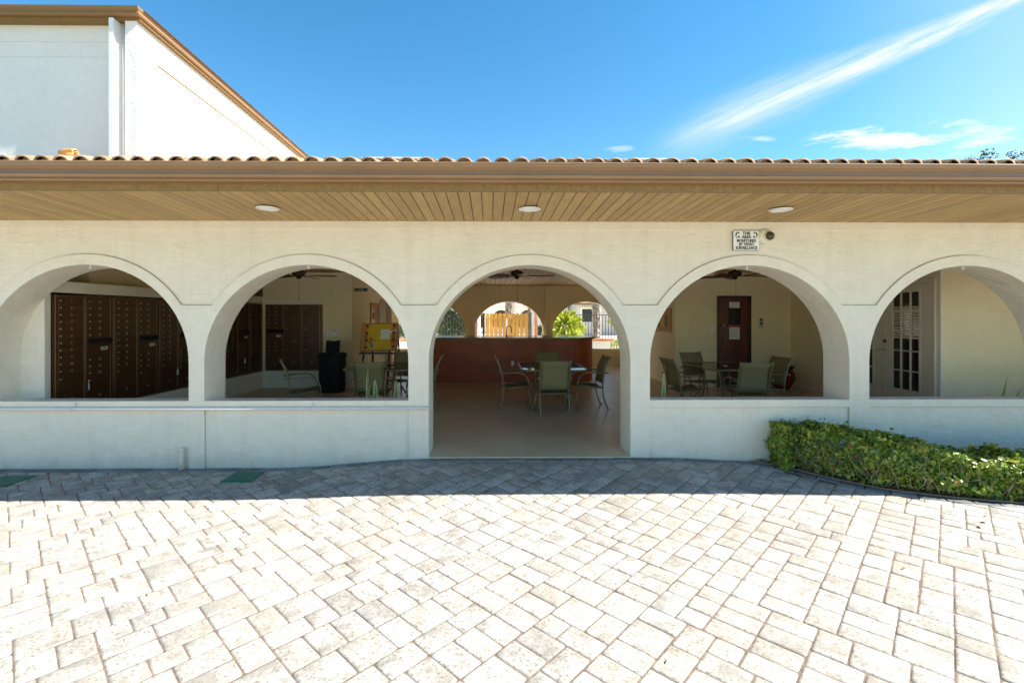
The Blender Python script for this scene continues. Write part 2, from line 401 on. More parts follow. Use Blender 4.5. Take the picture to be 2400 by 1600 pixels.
def leafmat(name, stops, rough=0.4, trans=0.35):
    m, t, p = new_mat(name); g = t.nodes.new('ShaderNodeNewGeometry')
    c = ramp(t, g.outputs['Random Per Island'], stops); t.links.new(c, p.inputs['Base Color']); p.inputs['Roughness'].default_value = rough
    tl = t.nodes.new('ShaderNodeBsdfTranslucent'); t.links.new(c, tl.inputs['Color'])
    mm = t.nodes.new('ShaderNodeMixShader'); mm.inputs[0].default_value = trans
    t.links.new(p.outputs[0], mm.inputs[1]); t.links.new(tl.outputs[0], mm.inputs[2]); t.links.new(mm.outputs[0], t.nodes['Material Output'].inputs[0])
    return m
M['hedgeleaf'] = leafmat('hedge leaves', [(0, (0.06, 0.13, 0.02)), (0.25, (0.14, 0.235, 0.03)), (0.6, (0.28, 0.36, 0.045)), (0.9, (0.46, 0.48, 0.08)), (0.995, (0.50, 0.45, 0.10)), (0.996, (0.6, 0.16, 0.03)), (1, (0.55, 0.12, 0.02))], 0.35)
M['bamboo'] = leafmat('grey green leaves', [(0, (0.05, 0.10, 0.03)), (0.5, (0.12, 0.19, 0.07)), (1, (0.24, 0.30, 0.14))])
M['lime'] = leafmat('lime strap leaves', [(0, (0.14, 0.22, 0.015)), (0.5, (0.32, 0.38, 0.03)), (1, (0.60, 0.60, 0.12))])
M['frond'] = leafmat('palm frond', [(0, (0.05, 0.10, 0.03)), (1, (0.12, 0.18, 0.05))])
M['treeleaf'] = leafmat('tree leaves', [(0, (0.03, 0.06, 0.02)), (1, (0.08, 0.12, 0.03))])
M['twig'] = plain('pale twigs', (0.27, 0.215, 0.15), 0.85, var=0.2, nscale=40)
M['mulch'] = plain('brown mulch', (0.13, 0.07, 0.035), 0.95, var=0.4, nscale=70, bmp=0.02, bscale=45)
M['litter'] = leafmat('fallen leaf litter', [(0, (0.10, 0.05, 0.025)), (0.6, (0.24, 0.13, 0.06)), (1, (0.38, 0.22, 0.11))], 0.8, 0.1)
# palm bark
m, t, p = new_mat('palm bark'); v = coord(t, (1, 1, 0.45)); f = noise(t, v, 13, 6, 0.7)
c = ramp(t, f, [(0.36, (0.09, 0.07, 0.05)), (0.5, (0.28, 0.24, 0.19)), (0.64, (0.55, 0.50, 0.42))]); t.links.new(c, p.inputs['Base Color'])
p.inputs['Roughness'].default_value = 0.95; bump(t, p, f, 0.06); M['bark'] = m
# gate wood
m, t, p = new_mat('amber fence wood'); v = coord(t, (1, 1, 0.25)); g = t.nodes.new('ShaderNodeNewGeometry'); f = noise(t, v, 12, 5, 0.6)
c = ramp(t, f, [(0.3, (0.46, 0.22, 0.035)), (0.75, (0.66, 0.36, 0.07))])
c = mixc(t, 1.0, c, ramp(t, g.outputs['Random Per Island'], [(0, (0.85, 0.85, 0.85)), (1, (1.1, 1.12, 1.25))]), 'MULTIPLY')
t.links.new(c, p.inputs['Base Color']); p.inputs['Roughness'].default_value = 0.7; M['gate'] = m
# snake plant
m, t, p = new_mat('snake plant green'); v = coord(t, (0.4, 0.4, 1)); f = noise(t, v, 60, 3, .6)
c = ramp(t, f, [(0.4, (0.10, 0.17, 0.08)), (0.6, (0.36, 0.44, 0.22))]); t.links.new(c, p.inputs['Base Color']); p.inputs['Roughness'].default_value = 0.4; M['snake'] = m
M['snakey'] = plain('snake plant margin', (0.70, 0.68, 0.22), 0.4, var=0.08)

# ------------------------------------------------------------------ facade dimensions
HALF, RISE, SPR, SILL = 1.155, 1.107, 1.083, 0.645
BAY = 2.5
CENTRES = [0.46 + BAY * k for k in (-3, -2, -1, 0, 1, 2, 3)]      # the door is index 3
CENTRES = [-6.98, -4.57, -2.085, 0.455, 2.99, 5.53, 8.06]
HALFS = [1.155] * 7
WT = 0.43                                                          # wall thickness
SOF = 2.685
X0, X1 = -9.6, 9.9
arcade = empty('arcade_pavilion', (0, 0, 0), 0, 'long cream stucco arcade with five open arches, brown eave and tiled roof', 'building')

def arch_curve(xc, a, b, n=32):
    xs = [xc - a * math.cos(math.pi * i / n) for i in range(n + 1)]
    zs = [SPR + b * math.sin(math.pi * i / n) for i in range(n + 1)]
    return xs, zs
def wall_arches(mb, centres, half, rise, y0, y1, top, xa, xb, sill, door_idx=None, base=-0.3, sill_slope=0):
    xs, lo = [xa], [SPR]
    for c_ in centres:
        ax, az = arch_curve(c_, half, rise)
        ax = [min(max(x, xa), xb) for x in ax]
        xs += ax; lo += az
    xs.append(xb); lo.append(SPR)
    mb.strip(xs, lo, [top] * len(xs), y0, y1)
    edges = [xa] + [e for c_ in centres for e in (c_ - half, c_ + half)] + [xb]
    for k in range(0, len(edges), 2):
        a, b = edges[k], edges[k + 1]
        if b > a: mb.box(a, b, y0, y1, sill, SPR)
    if door_idx is None: mb.box(xa, xb, y0, y1, base, sill)
    else:
        c_ = centres[door_idx]
        mb.box(xa, c_ - half, y0, y1, base, sill); mb.box(c_ + half, xb, y0, y1, base, sill)
# core
mb = MB(); wall_arches(mb, CENTRES, HALF, RISE, 0.02, WT, SOF + 0.25, X0, X1, 0.6, 3)
# proud layer: arch bands and pillars below the notch line, butted on the core
NOTCH = 1.73; AO, BO = 1.254, 1.224
band_xs, band_lo, band_hi = [], [], []
for i, c_ in enumerate(CENTRES):
    n = 64
    for k in range(n + 1):
        x = c_ - AO + 2 * AO * k / n
    ts = sorted(set([c_ - HALF * math.cos(math.pi * k / 40) for k in range(41)] + [c_ - AO * math.cos(math.pi * k / 40) for k in range(41)]))
    for x in ts:
        if x <= c_ - AO + 1e-6 or x >= c_ + AO - 1e-6: continue
        ui = (x - c_) / HALF; uo = (x - c_) / AO
        lo_ = SPR + RISE * math.sqrt(1 - ui * ui) if abs(ui) < 1 else SPR
        hi_ = max(NOTCH, SPR + BO * math.sqrt(max(0, 1 - uo * uo)))
        band_xs.append(x); band_lo.append(lo_); band_hi.append(hi_)
o_ = sorted(zip(band_xs, band_lo, band_hi)); xs_ = [X0] + [q[0] for q in o_] + [X1]
lo_ = [SPR] + [q[1] for q in o_] + [SPR]; hi_ = [NOTCH] + [q[2] for q in o_] + [NOTCH]
mb.strip(xs_, lo_, hi_, 0.0, 0.02)
edges = [X0] + [e for c_ in CENTRES for e in (c_ - HALF, c_ + HALF)] + [X1]
for k in range(0, len(edges), 2): mb.box(edges[k], edges[k + 1], 0, 0.02, -0.3, SPR)
PAN = 0.56
for i, c_ in enumerate(CENTRES):
    if i != 3: mb.box(c_ - HALF, c_ + HALF, 0, 0.02, PAN, SILL)
mb.box(X0, X1, 0.0, 0.02, 2.605, SOF + 0.25)
fw = mb.build('front_wall', M['wall'], arcade)
# band's shade line, painted as dark strip; joints round the panels under the openings
mj = plain('painted band shade', (0.40, 0.33, 0.25), 0.95, var=0.15, nscale=30)
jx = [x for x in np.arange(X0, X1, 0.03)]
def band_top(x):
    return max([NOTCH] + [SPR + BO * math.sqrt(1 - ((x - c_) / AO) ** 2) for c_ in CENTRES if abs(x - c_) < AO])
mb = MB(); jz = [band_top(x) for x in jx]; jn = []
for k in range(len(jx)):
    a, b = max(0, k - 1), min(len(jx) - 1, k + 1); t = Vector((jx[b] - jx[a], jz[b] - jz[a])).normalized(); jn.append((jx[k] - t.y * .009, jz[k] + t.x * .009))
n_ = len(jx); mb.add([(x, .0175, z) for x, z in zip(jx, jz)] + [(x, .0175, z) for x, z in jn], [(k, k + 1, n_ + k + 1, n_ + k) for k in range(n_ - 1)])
mb.build('band_shade_line', mj, arcade, fix=False)
for i, c_ in enumerate(CENTRES):
    if i != 3:
        mb = MB(); a, b = c_ - HALF, c_ + HALF
        mb.box(a, b, .0165, .0195, PAN - .007, PAN); mb.box(a, a + .006, .0165, .0195, -.12, PAN - .0075); mb.box(b - .006, b, .0165, .0195, -.12, PAN - .0075); mb.build('panel_joint', plain('panel joint', (0.52, 0.43, 0.32), .95), arcade)
# sills fall slightly towards the inside
msill = plain('sill paint', (0.74, 0.73, 0.70), 0.6, var=0.05)
for i, c_ in enumerate(CENTRES):
    if i != 3:
        a, b = c_ - HALF, c_ + HALF
        mb = MB(); mb.add([(a, .0201, .602), (b, .0201, .602), (b, WT, .602), (a, WT, .602), (a, .0201, SILL), (b, .0201, SILL), (b, WT, .606), (a, WT, .606)], [(0, 3, 2, 1), (4, 5, 6, 7), (0, 1, 5, 4), (3, 7, 6, 2), (0, 4, 7, 3), (1, 2, 6, 5)])
        mb.build('sill', msill, arcade)

# soffit boards with grooves along Y
def boards(mb, xa, xb, ya, yb, z, w=0.107, gap=0.006, th=0.018, mi=0):
    x = xa
    while x < xb:
        x2 = min(x + w, xb); c = 0.005
        mb.add([(x + gap / 2, ya, z + c), (x + gap / 2 + c, ya, z), (x2 - gap / 2 - c, ya, z), (x2 - gap / 2, ya, z + c),
                (x + gap / 2, yb, z + c), (x + gap / 2 + c, yb, z), (x2 - gap / 2 - c, yb, z), (x2 - gap / 2, yb, z + c)],
               [(0, 1, 5, 4), (1, 2, 6, 5), (2, 3, 7, 6)], mi)
        x += w
mb = MB(); boards(mb, X0, X1, -1.18, 0.0, SOF)
mb.v = [(x, y, z - y * .021) for x, y, z in mb.v]; so_ = mb.build('soffit', M['soffit'], arcade, fix=False)
mb = MB(); mb.box(X0, X1, -1.17, -0.0, SOF + 0.007, SOF + 0.03); mb.v = [(x, y, z - y * .021) for x, y, z in mb.v]; mb.build('soffit_backing', plain('dark gap', (0.05, 0.028, 0.01), 0.9), arcade)
mb = MB(); mb.box(X0, -2.395, -1.205, -1.18, SOF + .024, SOF + 0.19); mb.box(-2.392, X1, -1.205, -1.18, SOF + .024, SOF + 0.19)
mb.build('fascia', M['fascia'], arcade)
# K-style gutter profile (y outward = negative)
prof = [(-1.206, 2.775), (-1.27, 2.775), (-1.285, 2.788), (-1.275, 2.80), (-1.29, 2.812), (-1.298, 2.826), (-1.278, 2.835), (-1.272, 2.873), (-1.292, 2.893), (-1.30, 2.898), (-1.306, 2.906), (-1.310, 2.934), (-1.303, 2.940), (-1.296, 2.934), (-1.29, 2.91), (-1.206, 2.80)]
def along_x(mb, prof, xa, xb):
    n = len(prof); v = [(xa, y, z) for y, z in prof] + [(xb, y, z) for y, z in prof]
    mb.add(v, [(i, (i + 1) % n, n + (i + 1) % n, n + i) for i in range(n)] + [tuple(range(n)), tuple(range(n, 2 * n))[::-1]])
mb = MB(); along_x(mb, prof, X0, X1); gt = mb.build('gutter', M['gutter'], arcade)
for xs0 in (-4.9, -1.05, 3.6):
    mb = MB(); along_x(mb, [(-1.206 + (y + 1.206) * 1.03, 2.85 + (z - 2.85) * 1.03) for y, z in prof], xs0, xs0 + .018); mb.build('seam', M['gutter'], gt)

# roof deck and barrel tiles
EY, EZ, SL, RIDGE = -1.26, 2.93, 0.30, 4.9
mb = MB()
zr = EZ - 0.03 + (RIDGE - EY) * SL
mb.add([(X0, EY + .06, EZ - .03), (X1, EY + .06, EZ - .03), (X1, RIDGE, zr), (X0, RIDGE, zr), (X1, 11.2, zr - (11.2 - RIDGE) * SL), (X0, 11.2, zr - (11.2 - RIDGE) * SL),
        (X0, EY + .06, EZ - .10), (X1, EY + .06, EZ - .10), (X1, 11.2, EZ - .1), (X0, 11.2, EZ - .1)],
       [(0, 1, 2, 3), (3, 2, 4, 5), (6, 7, 8, 9), (0, 6, 7, 1), (1, 7, 8, 4, 2), (0, 3, 5, 9, 6), (5, 4, 8, 9)])
mb.build('roof', M['tile'], arcade)
P = 0.166; mb = MB(); course = 0.36; nc = 17
up = Vector((0, -SL, 1)).normalized(); fwv = Vector((0, 1, SL)).normalized()
for k in range(nc):
    base_ = Vector((0, EY + (k * course) / math.sqrt(1 + SL * SL), EZ + SL * (k * course) / math.sqrt(1 + SL * SL)))
    nseg = 7 if k < 3 else 4
    j = 0; x = X0 + 0.08
    while x < X1:
        jt = random.uniform(-.006, .006); ro = 0.070 + random.uniform(-.002, .002); ri = ro - 0.016
        p0 = base_ + fwv * jt + up * 0.003; p1 = p0 + fwv * (course + .03) - up * 0.018
        v = []
        for (pp, r_) in ((p0, ro), (p0, ri), (p1, ro - .008)):
            for q in range(nseg + 1):
                a = math.pi * q / nseg
                v.append(pp + Vector((x - math.cos(a) * r_ * 1.08, 0, 0)) + up * (math.sin(a) * r_ * 0.92))
        f = []; s1 = nseg + 1
        for q in range(nseg): f += [(q, q + 1, s1 + q + 1, s1 + q), (q, 2 * s1 + q, 2 * s1 + q + 1, q + 1)]
        mb.add(v, f, 0, True)
        if k < 3:     # pan tile between the barrels and mortar plug inside
            v = [p0 + Vector((x, 0, 0)) + fwv * .05]
            v += [p0 + fwv * .05 + Vector((x - math.cos(math.pi * q / 5) * ri * 1.08, 0, 0)) + up * (math.sin(math.pi * q / 5) * ri * .92) for q in range(6)]
            mb.add(v, [(0, q + 1, q + 2) for q in range(5)])
        v = []
        for pp in (p0 - fwv * .01, p1):
            for q in range(4):
                a = math.pi * q / 3
                v.append(pp + Vector((x + P / 2 - math.cos(a) * .035, 0, 0)) - up * (math.sin(a) * .02) + up * .022)
        mb.add(v, [(q, q + 1, 4 + q + 1, 4 + q) for q in range(3)], 0, True)
        x += P
mb.build('roof_tiles', M['tile'], arcade, fix=False)
for xa, wv_, lb in ((-1.52, 0.85, 'left white skylight edge showing above the tiled roof'), (2.72, 0.62, 'right white skylight edge showing above the tiled roof')):
    t_ = empty('skylight', (xa, 2.6, 3.955), 0, lb, 'skylight', 'skylights on the tiled roof')
    mb = MB(); mb.cbox(-wv_ / 2, wv_ / 2, 0, 0.8, -.1, .30, .01); mb.build('curb', M['white'], t_)
    mb = MB(); mb.cbox(-wv_ / 2 - .03, wv_ / 2 + .03, -.03, .83, .303, .325, .008); mb.build('dome', M['white'], t_)
# loose orange tile piece lying on the roof
t_ = MB(); nsg = 8
v = [(-.10 + .2 * i, -.05 * math.cos(math.pi * k / nsg), .05 * math.sin(math.pi * k / nsg)) for i in (0, 1) for k in range(nsg + 1)]
v += [(-.10 + .2 * i, -.038 * math.cos(math.pi * k / nsg), .038 * math.sin(math.pi * k / nsg)) for i in (0, 1) for k in range(nsg + 1)]
q = nsg + 1
f = [(k, k + 1, q + k + 1, q + k) for k in range(nsg)] + [(2 * q + k, 2 * q + k + 1, 3 * q + k + 1, 3 * q + k) for k in range(nsg)] + [(k, k + 1, 2 * q + k + 1, 2 * q + k) for k in range(nsg)] + [(q + k, q + k + 1, 3 * q + k + 1, 3 * q + k) for k in range(nsg)]
t_.add(v, f, 0, True); t_.cbox(-.02, .10, -.05, .03, .02, .06, .008)
t_.v = [(x * .7, y * .7, z * .85) for x, y, z in t_.v]
lab(t_.build('roof_tile_piece', plain('bright orange tile', (0.72, 0.34, 0.08), 0.8), None, (-3.88, -1.0, 3.09), (R(16), 0, 0)), 'loose bright orange tile piece lying on the roof edge before the white building', 'tile')

# ------------------------------------------------------------------ interior shell
YB = 9.9 - 0                                          # back arcade
CE = 2.60
BACKC = [-4.45, -1.92, 0.61, 3.14, 5.67, 8.2]
mb = MB()
wall_arches(mb, BACKC, 1.12, 1.0, YB, YB + 0.3, CE + 0.3, X0, X1, 0.55)
mb.build('back_wall', M['wall2'], arcade)
for xc in (-0.58, 1.875):
    mb = MB(); mb.cbox(xc - .10, xc + .10, YB - .12, YB - .002, 0.0, CE - .02, .006); mb.build('column', M['wall2'], arcade)
# ceiling boards run away from the viewer
mb = MB(); boards(mb, X0, X1, WT, YB, CE, 0.15, 0.010); mb.build('ceiling', M['ceil'], arcade, fix=False)
mb = MB(); mb.box(X0, X1, WT, YB, CE + .008, CE + .05); mb.build('ceiling_backing', plain('dark gap inside', (0.05, 0.028, 0.01), 0.9), arcade)
# rear room blocks either side of the breezeway
YR = 5.38
mb = MB(); mb.box(-5.15, -3.13, YR, 8.84, 0.0, CE); mb.build('mail_room_wall', M['wall2'], arcade)
mb = MB(); mb.box(-9.6, -5.62, 1.3, 8.84, 0.0, CE); mb.build('mail_room_wall', M['wall2'], arcade)
mb = MB(); mb.box(-9.5, -5.43, WT + .001, WT + .08, 0.0, 2.06); mb.box(-9.5, -7.9, WT + .12, 1.3, 0, CE); mb.build('mail_room_wall', M['wall'], arcade)
mb = MB(); mb.box(4.24, 6.9, YR, YB, 0.0, CE); mb.build('rear_room_wall', M['wall2'], arcade)
mb = MB(); mb.box(6.9, 7.05, 1.81, YB, 0, CE); mb.box(7.05, 9.9, 1.81, 1.95, 0, CE); mb.box(9.75, 9.9, WT, 1.81, 0, CE); mb.build('side_room_wall', M['wall2'], arcade)
mb = MB(); mb.box(-9.6, -9.5, WT, YB, 0, CE); mb.build('end_wall', M['wall2'], arcade)
mb = MB(); mb.cbox(-3.6, -2.95, 8.84, 8.96, 0, CE, .01); mb.build('shutter', M['door'], arcade)
for k in range(6):
    mb = MB()
mb = MB()
for k in range(7): mb.cbox(-3.12 + .0, -3.09 + .0, 8.0 + k * .12, 8.05 + k * .12, 0.5, 2.1, .004)
mb.build('shutter_slats', M['door'], arcade)
# mailbox enclosure: plinth, header and post; the mail wall is slightly splayed
def mw(y): return -5.41 + .0532 * (y - .49)            # X of the mailbox front plane
Y0m = WT + .09
def splay(mb, y0, y1, off0, off1, z0, z1): mb.prism_z([(mw(y0) + off0, y0), (mw(y1) + off0, y1), (mw(y1) + off1, y1), (mw(y0) + off1, y0)], z0, z1)
mb = MB()
splay(mb, Y0m, YR, -.55, -.01, 1.905, 2.05); splay(mb, Y0m, YR, -.55, .015, 0.0, 0.37)
mb.box(mw(YR) + .016, -3.13, YR - .03, YR - .001, 0.0, 0.37); mb.box(mw(YR), -3.80, YR - .03, YR - .001, 1.885, 2.03)
mb.build('mailbox_surround', M['niche'], arcade)
mb = MB(); mb.box(mw(YR) + .02, -3.9, YR - .045, YR - .031, 0, .12); mb.build('baseboard', M['niche'], arcade)

# floor slab
mb = MB(); mb.box(X0, X1, WT, YB + .3, -.25, 0.0); mb.box(CENTRES[3] - HALF, CENTRES[3] + HALF, 0, WT, -.25, 0.0)
lab(mb.build('floor', M['floor']), kind='structure')
# keep the slab clear of the front wall base
bpy.data.objects['floor'].scale = (1, 1, 1)

# wooden door in the rear room
def rect_mark(mb, x0, x1, z0, z1, y, mi=0, th=0.002): mb.box(x0, x1, y - th, y, z0, z1, mi)
dr = MB(); dr.box(5.26, 5.91, YR - .025, YR, 0.0, 2.02); d_o = dr.build('door', M['mahog'], arcade); lab(d_o, 'dark red wooden door with small window')
fr = MB(); fr.cbox(5.20, 5.258, YR - .05, YR, 0, 2.075, .004); fr.cbox(5.912, 5.97, YR - .05, YR, 0, 2.075, .004); fr.cbox(5.258, 5.912, YR - .05, YR, 2.022, 2.075, .004); fr.build('frame', plain('dark door frame', (0.03, 0.008, 0.006), 0.35), d_o)
w_ = MB(); w_.box(5.455, 5.735, YR - .03, YR - .0255, 1.42, 1.79); w_.build('window', M['glassdark'], d_o)
h_ = MB(); h_.lathe([(.028, 0), (.028, .01), (.012, .012), (.012, .04), (.026, .045), (.028, .06), (.018, .07)], 14, (5.315, YR - .025, 1.41), axis='y'); h_.build('handle', M['chrome'], d_o)
h_ = MB(); h_.cbox(5.295, 5.345, YR - .03, YR - .0255, 0.95, 1.28, .003); h_.build('push_plate', plain('door plate', (0.05, 0.012, 0.01), .25), d_o)
def notice(x0, x1, z0, z1, y, label, lines, header=False, name='notice'):
    mb = MB(); mb.box(x0, x1, y - .002, y, z0, z1)
    n = lines; w = x1 - x0; h = z1 - z0
    for k in range(n):
        zz = z1 - h * (0.14 + 0.76 * (k + (1 if header else 0)) / (n + (1 if header else 0)))
        mb.box(x0 + w * .12, x0 + w * random.uniform(.7, .9), y - .0035, y - .0022, zz - .004, zz, 1)
    if header: mb.box(x0, x1, y - .0035, y - .0022, z1 - h * .13, z1, 2)
    return lab(mb.build(name, [M['paper'], M['ink'], M['red']]), label, 'notice')
notice(5.47, 5.705, 1.80, 1.935, YR - .03, 'small white paper notice above the window of the dark red door', 4)
notice(5.47, 5.705, 1.085, 1.395, YR - .03, 'taller white paper notice with red header below the door window', 9, True)
# wall panels
t_ = empty('intercom_panel', (6.21, YR, 1.45), 0, 'pale metal wall panel with two round black knobs right of the red door', 'panel')
mb = MB(); mb.cbox(-.06, .06, -.02, 0, -.125, .125, .004); mb.build('plate', M['plate'], t_)
for z in (.08, .0): mb = MB(); mb.lathe([(.03, 0), (.03, .012), (.022, .016)], 16, (0, -.02, z), axis='y'); mb.build('knob', M['black'], t_)
mb = MB(); mb.box(-.03, .03, -.022, -.0202, -.065, -.05); mb.build('label_slot', M['ink'], t_)
t_ = empty('wall_switch', (5.08, YR, 1.31), 0, 'white blank switch plate left of the red door', 'switch')
mb = MB(); mb.cbox(-.04, .04, -.008, 0, -.06, .06, .003); mb.build('plate', M['white'], t_); mb = MB(); mb.cbox(-.015, .015, -.014, -.0085, -.03, .03, .002); mb.build('rocker', M['white'], t_)
t_ = empty('thermostat', (-3.70, YR, 1.21), 0, 'small white thermostat on the mailroom wall', 'thermostat')
mb = MB(); mb.cbox(-.06, .06, -.02, 0, -.055, .055, .004); mb.build('case', M['white'], t_); mb = MB(); mb.box(-.035, -.02, -.022, -.0202, -.02, .01); mb.build('slider', M['ink'], t_)
t_ = empty('light_switch_plate', (-3.53, YR, 1.24), 0, 'white switch plate with two dark toggles right of the thermostat', 'switch')
mb = MB(); mb.cbox(-.07, .07, -.01, 0, -.07, .07, .003); mb.build('plate', M['white'], t_)
for x in (-.035, .035): mb = MB(); mb.cbox(x - .02, x + .02, -.022, -.0105, .035, .05, .002); mb.build('toggle', M['ink'], t_)

# French doors on the side wall (plane X = 6.9, facing -X)
def leaf_door(y0, y1, handle_side, parent):
    mb = MB(); d = 0.03; X = 6.9
    g0, g1, gz0, gz1 = y0 + .19, y1 - .19, 0.38, 2.02
    mb.box(X - d, X, y0, y1, 0, gz0); mb.box(X - d, X, y0, y1, gz1, 2.12); mb.box(X - d, X, y0, g0, gz0, gz1); mb.box(X - d, X, g1, y1, gz0, gz1)
    dd = mb.build('door_leaf', M['door'], parent)
    mb = MB(); mb.box(X - .012, X - .004, g0, g1, gz0, gz1); mb.build('glass', M['glassdark'], dd)
    mb = MB(); w = .018
    for k in range(4): y = g0 + (g1 - g0) * k / 3; mb.cbox(X - d - .012, X - .0125, y - w / 2 - (.008 if k in (0, 3) else 0), y + w / 2 + (.008 if k in (0, 3) else 0), gz0 - .01, gz1 + .01, .002)
    for k in range(6): z = gz0 + (gz1 - gz0) * k / 5; mb.cbox(X - d - .0105, X - .0135, g0, g1, z - w / 2 - (.008 if k in (0, 5) else 0), z + w / 2 + (.008 if k in (0, 5) else 0), .002)
    mb.build('muntins', M['door'], dd)
    mb = MB()
    for k in range(13): z = 1.77 - k * .042; mb.box(X - .0125, X - .0121, g0 + .01, g1 - .01, z - .026, z)
    mb.build('blind', M['blind'], dd)
    return dd, g0
da, _ = leaf_door(1.88, 2.79, 0, arcade); db, _ = leaf_door(2.80, 3.71, 1, arcade)
mb = MB(); mb.lathe([(.028, 0), (.028, .012), (.02, .016)], 14, (0, 0, 0), axis='y'); mb.mat4(Matrix.Translation((6.87, 2.745, 1.18)) @ Matrix.Rotation(R(-90), 4, 'Z')); mb.build('deadbolt', M['fanbody'], da)
mb = MB(); mb.lathe([(.026, 0), (.026, .012), (.01, .014), (.01, .05)], 14, (0, 0, 0), axis='y'); mb.cbox(-.10, .012, -.06, -.045, -.01, .01, .003); mb.mat4(Matrix.Translation((6.87, 2.745, 1.03)) @ Matrix.Rotation(R(-90), 4, 'Z')); mb.build('handle', M['chrome'], da)
mb = MB(); mb.cbox(6.86, 6.899, 1.815, 1.875, 0, 2.2, .004); mb.cbox(6.86, 6.899, 3.715, 3.775, 0, 2.2, .004); mb.cbox(6.86, 6.899, 1.875, 3.715, 2.125, 2.2, .004); mb.build('door_frame', M['door'], arcade)
mb = MB(); mb.cbox(6.905, 6.965, 1.76, 1.808, 0, CE - .002, .006); mb.build('corner_post', plain('pale trim', (.78, .73, .60), .5), arcade)

# ------------------------------------------------------------------ recessed lights
def rec_light(x, y, z, label, group, r=0.11):
    t_ = empty('recessed_light', (x, y, z), 0, label, 'ceiling light', group)
    mb = MB(); mb.lathe([(r, 0), (r, -.006), (r * .82, -.010), (r * .76, -.004), (r * .76, .0)], 28); mb.build('trim_ring', M['white'], t_)
    mb = MB(); mb.lathe([(r * .75, -.002), (r * .6, -.007), (r * .2, -.009)], 28); mb.build('lens', M['lens'], t_)
rec_light(-2.225, -.64, SOF, 'round white soffit light between the first and second arches from the left', 'round lights in the brown soffit')
rec_light(0.40, -.64, SOF, 'round white soffit light above the doorway arch', 'round lights in the brown soffit')
rec_light(2.95, -.64, SOF, 'round white soffit light left of the video surveillance sign', 'round lights in the brown soffit')
t_ = empty('recessed_light', (1.55, 6.4, CE), 0, 'recessed can light in the dark wooden ceiling inside the doorway', 'ceiling light')
mb = MB(); mb.lathe([(.12, 0), (.12, -.016), (.085, -.022), (.07, -.008)], 24); mb.build('trim_ring', M['white'], t_)
mb = MB(); mb.lathe([(.072, -.0085), (.03, -.009)], 24); mb.build('lens', M['ink'], t_)

# ------------------------------------------------------------------ sign, camera, conduit, stubs
def text_mesh(s, size, name='lettering', bold=0.0, sx=1.0):
    cu = bpy.data.curves.new('t', 'FONT'); cu.body = s; cu.size = size; cu.align_x = 'CENTER'; cu.align_y = 'CENTER'; cu.offset = bold; cu.resolution_u = 2; cu.extrude = 0.0006
    o = bpy.data.objects.new('t', cu); C.objects.link(o)
    me = bpy.data.meshes.new_from_object(o.evaluated_get(bpy.context.evaluated_depsgraph_get()))
    bpy.data.objects.remove(o); bpy.data.curves.remove(cu); me.name = name
    for v in me.vertices: v.co.x *= sx
    return me
def place_text(me, mat, parent, loc, rot=(R(90), 0, 0), name='lettering'):
    o = bpy.data.objects.new(name, me); me.materials.clear(); me.materials.append(mat); C.objects.link(o); o.parent = parent; o.location = loc; o.rotation_euler = rot; return o
def at(px, py, Y):                                     # world point on the plane Y for a photo position
    u = (px - 1162) / FPX; yd = Y - CAM.y; c_, s_ = math.cos(YAW), math.sin(YAW)
    x = yd * (u * c_ + s_) / (c_ - u * s_); dep = x * s_ + yd * c_
    return Vector((x, Y, CAM.z + (742 - py) / FPX * dep))
p0 = at(1748.6, 564, 0.0)
t_ = empty('surveillance_sign', (p0.x, 0.018, p0.z), 0, 'white sign reading THIS AREA MONITORED BY VIDEO SURVEILLANCE on the cream wall', 'sign')
def rrect(w, h, r, n=5):
    out = []
    for cx, cz, a0 in ((w - r, h - r, 0), (-w + r, h - r, 90), (-w + r, -h + r, 180), (w - r, -h + r, 270)):
        for k in range(n + 1): a = R(a0 + 90 * k / n); out.append((cx + r * math.cos(a), cz + r * math.sin(a)))
    return out
mb = MB(); mb.prism(rrect(.154, .115, .018), -.024, 0); mb.build('plate', plain('sign edge', (.22, .24, .23), .5), t_)
mb = MB(); mb.prism(rrect(.149, .110, .015), -.0255, -.0242); mb.build('face', M['signwhite'], t_)
inkc = plain('sign lettering', (0.035, 0.028, 0.02), .6, var=0)
for s, z, sx in (('THIS', .081, .95), ('AREA', .040, .95), ('MONITORED', -.003, .82), ('BY VIDEO', -.044, .86), ('SURVEILLANCE', -.086, .80)):
    place_text(text_mesh(s, .046, bold=.0022, sx=sx), inkc, t_, (0, -.0262, z))
for sgn in (-1, 1):                                    # small camera pictograms either side
    mb = MB()
    mb.prism([(sgn * .125, .085), (sgn * .10, .10), (sgn * .075, .085), (sgn * .088, .078), (sgn * .105, .088), (sgn * .118, .05), (sgn * .10, .028), (sgn * .112, .03), (sgn * .128, .055)], -.0272, -.0258)
    mb.prism([(sgn * .088 + .012 * math.cos(k), .042 + .012 * math.sin(k)) for k in [i * math.pi / 4 for i in range(8)]], -.0272, -.0258)
    mb.build('pictogram', inkc, t_)
p0 = at(1796, 555, 0)
t_ = empty('security_camera', (p0.x, 0.018, p0.z), 0, 'dome security camera on the wall right of the surveillance sign', 'camera')
mb = MB(); mb.lathe([(.088, 0), (.088, .02), (.075, .05), (.06, .062)], 28, (-.015, 0, .005), axis='y'); mb.build('mount', M['niche'], t_)
mb = MB(); mb.lathe([(.060, .0), (.060, .02), (.052, .03)], 28, (.004, -.052, 0), axis='y'); mb.build('ring', M['plate'], t_)
mb = MB(); mb.lathe([(.050, 0), (.048, .018), (.038, .036), (.02, .048), (.005, .051)], 28, (.004, -.076, 0), axis='y'); mb.build('dome', plain('smoked dome', (.05, .05, .025), .08), t_)
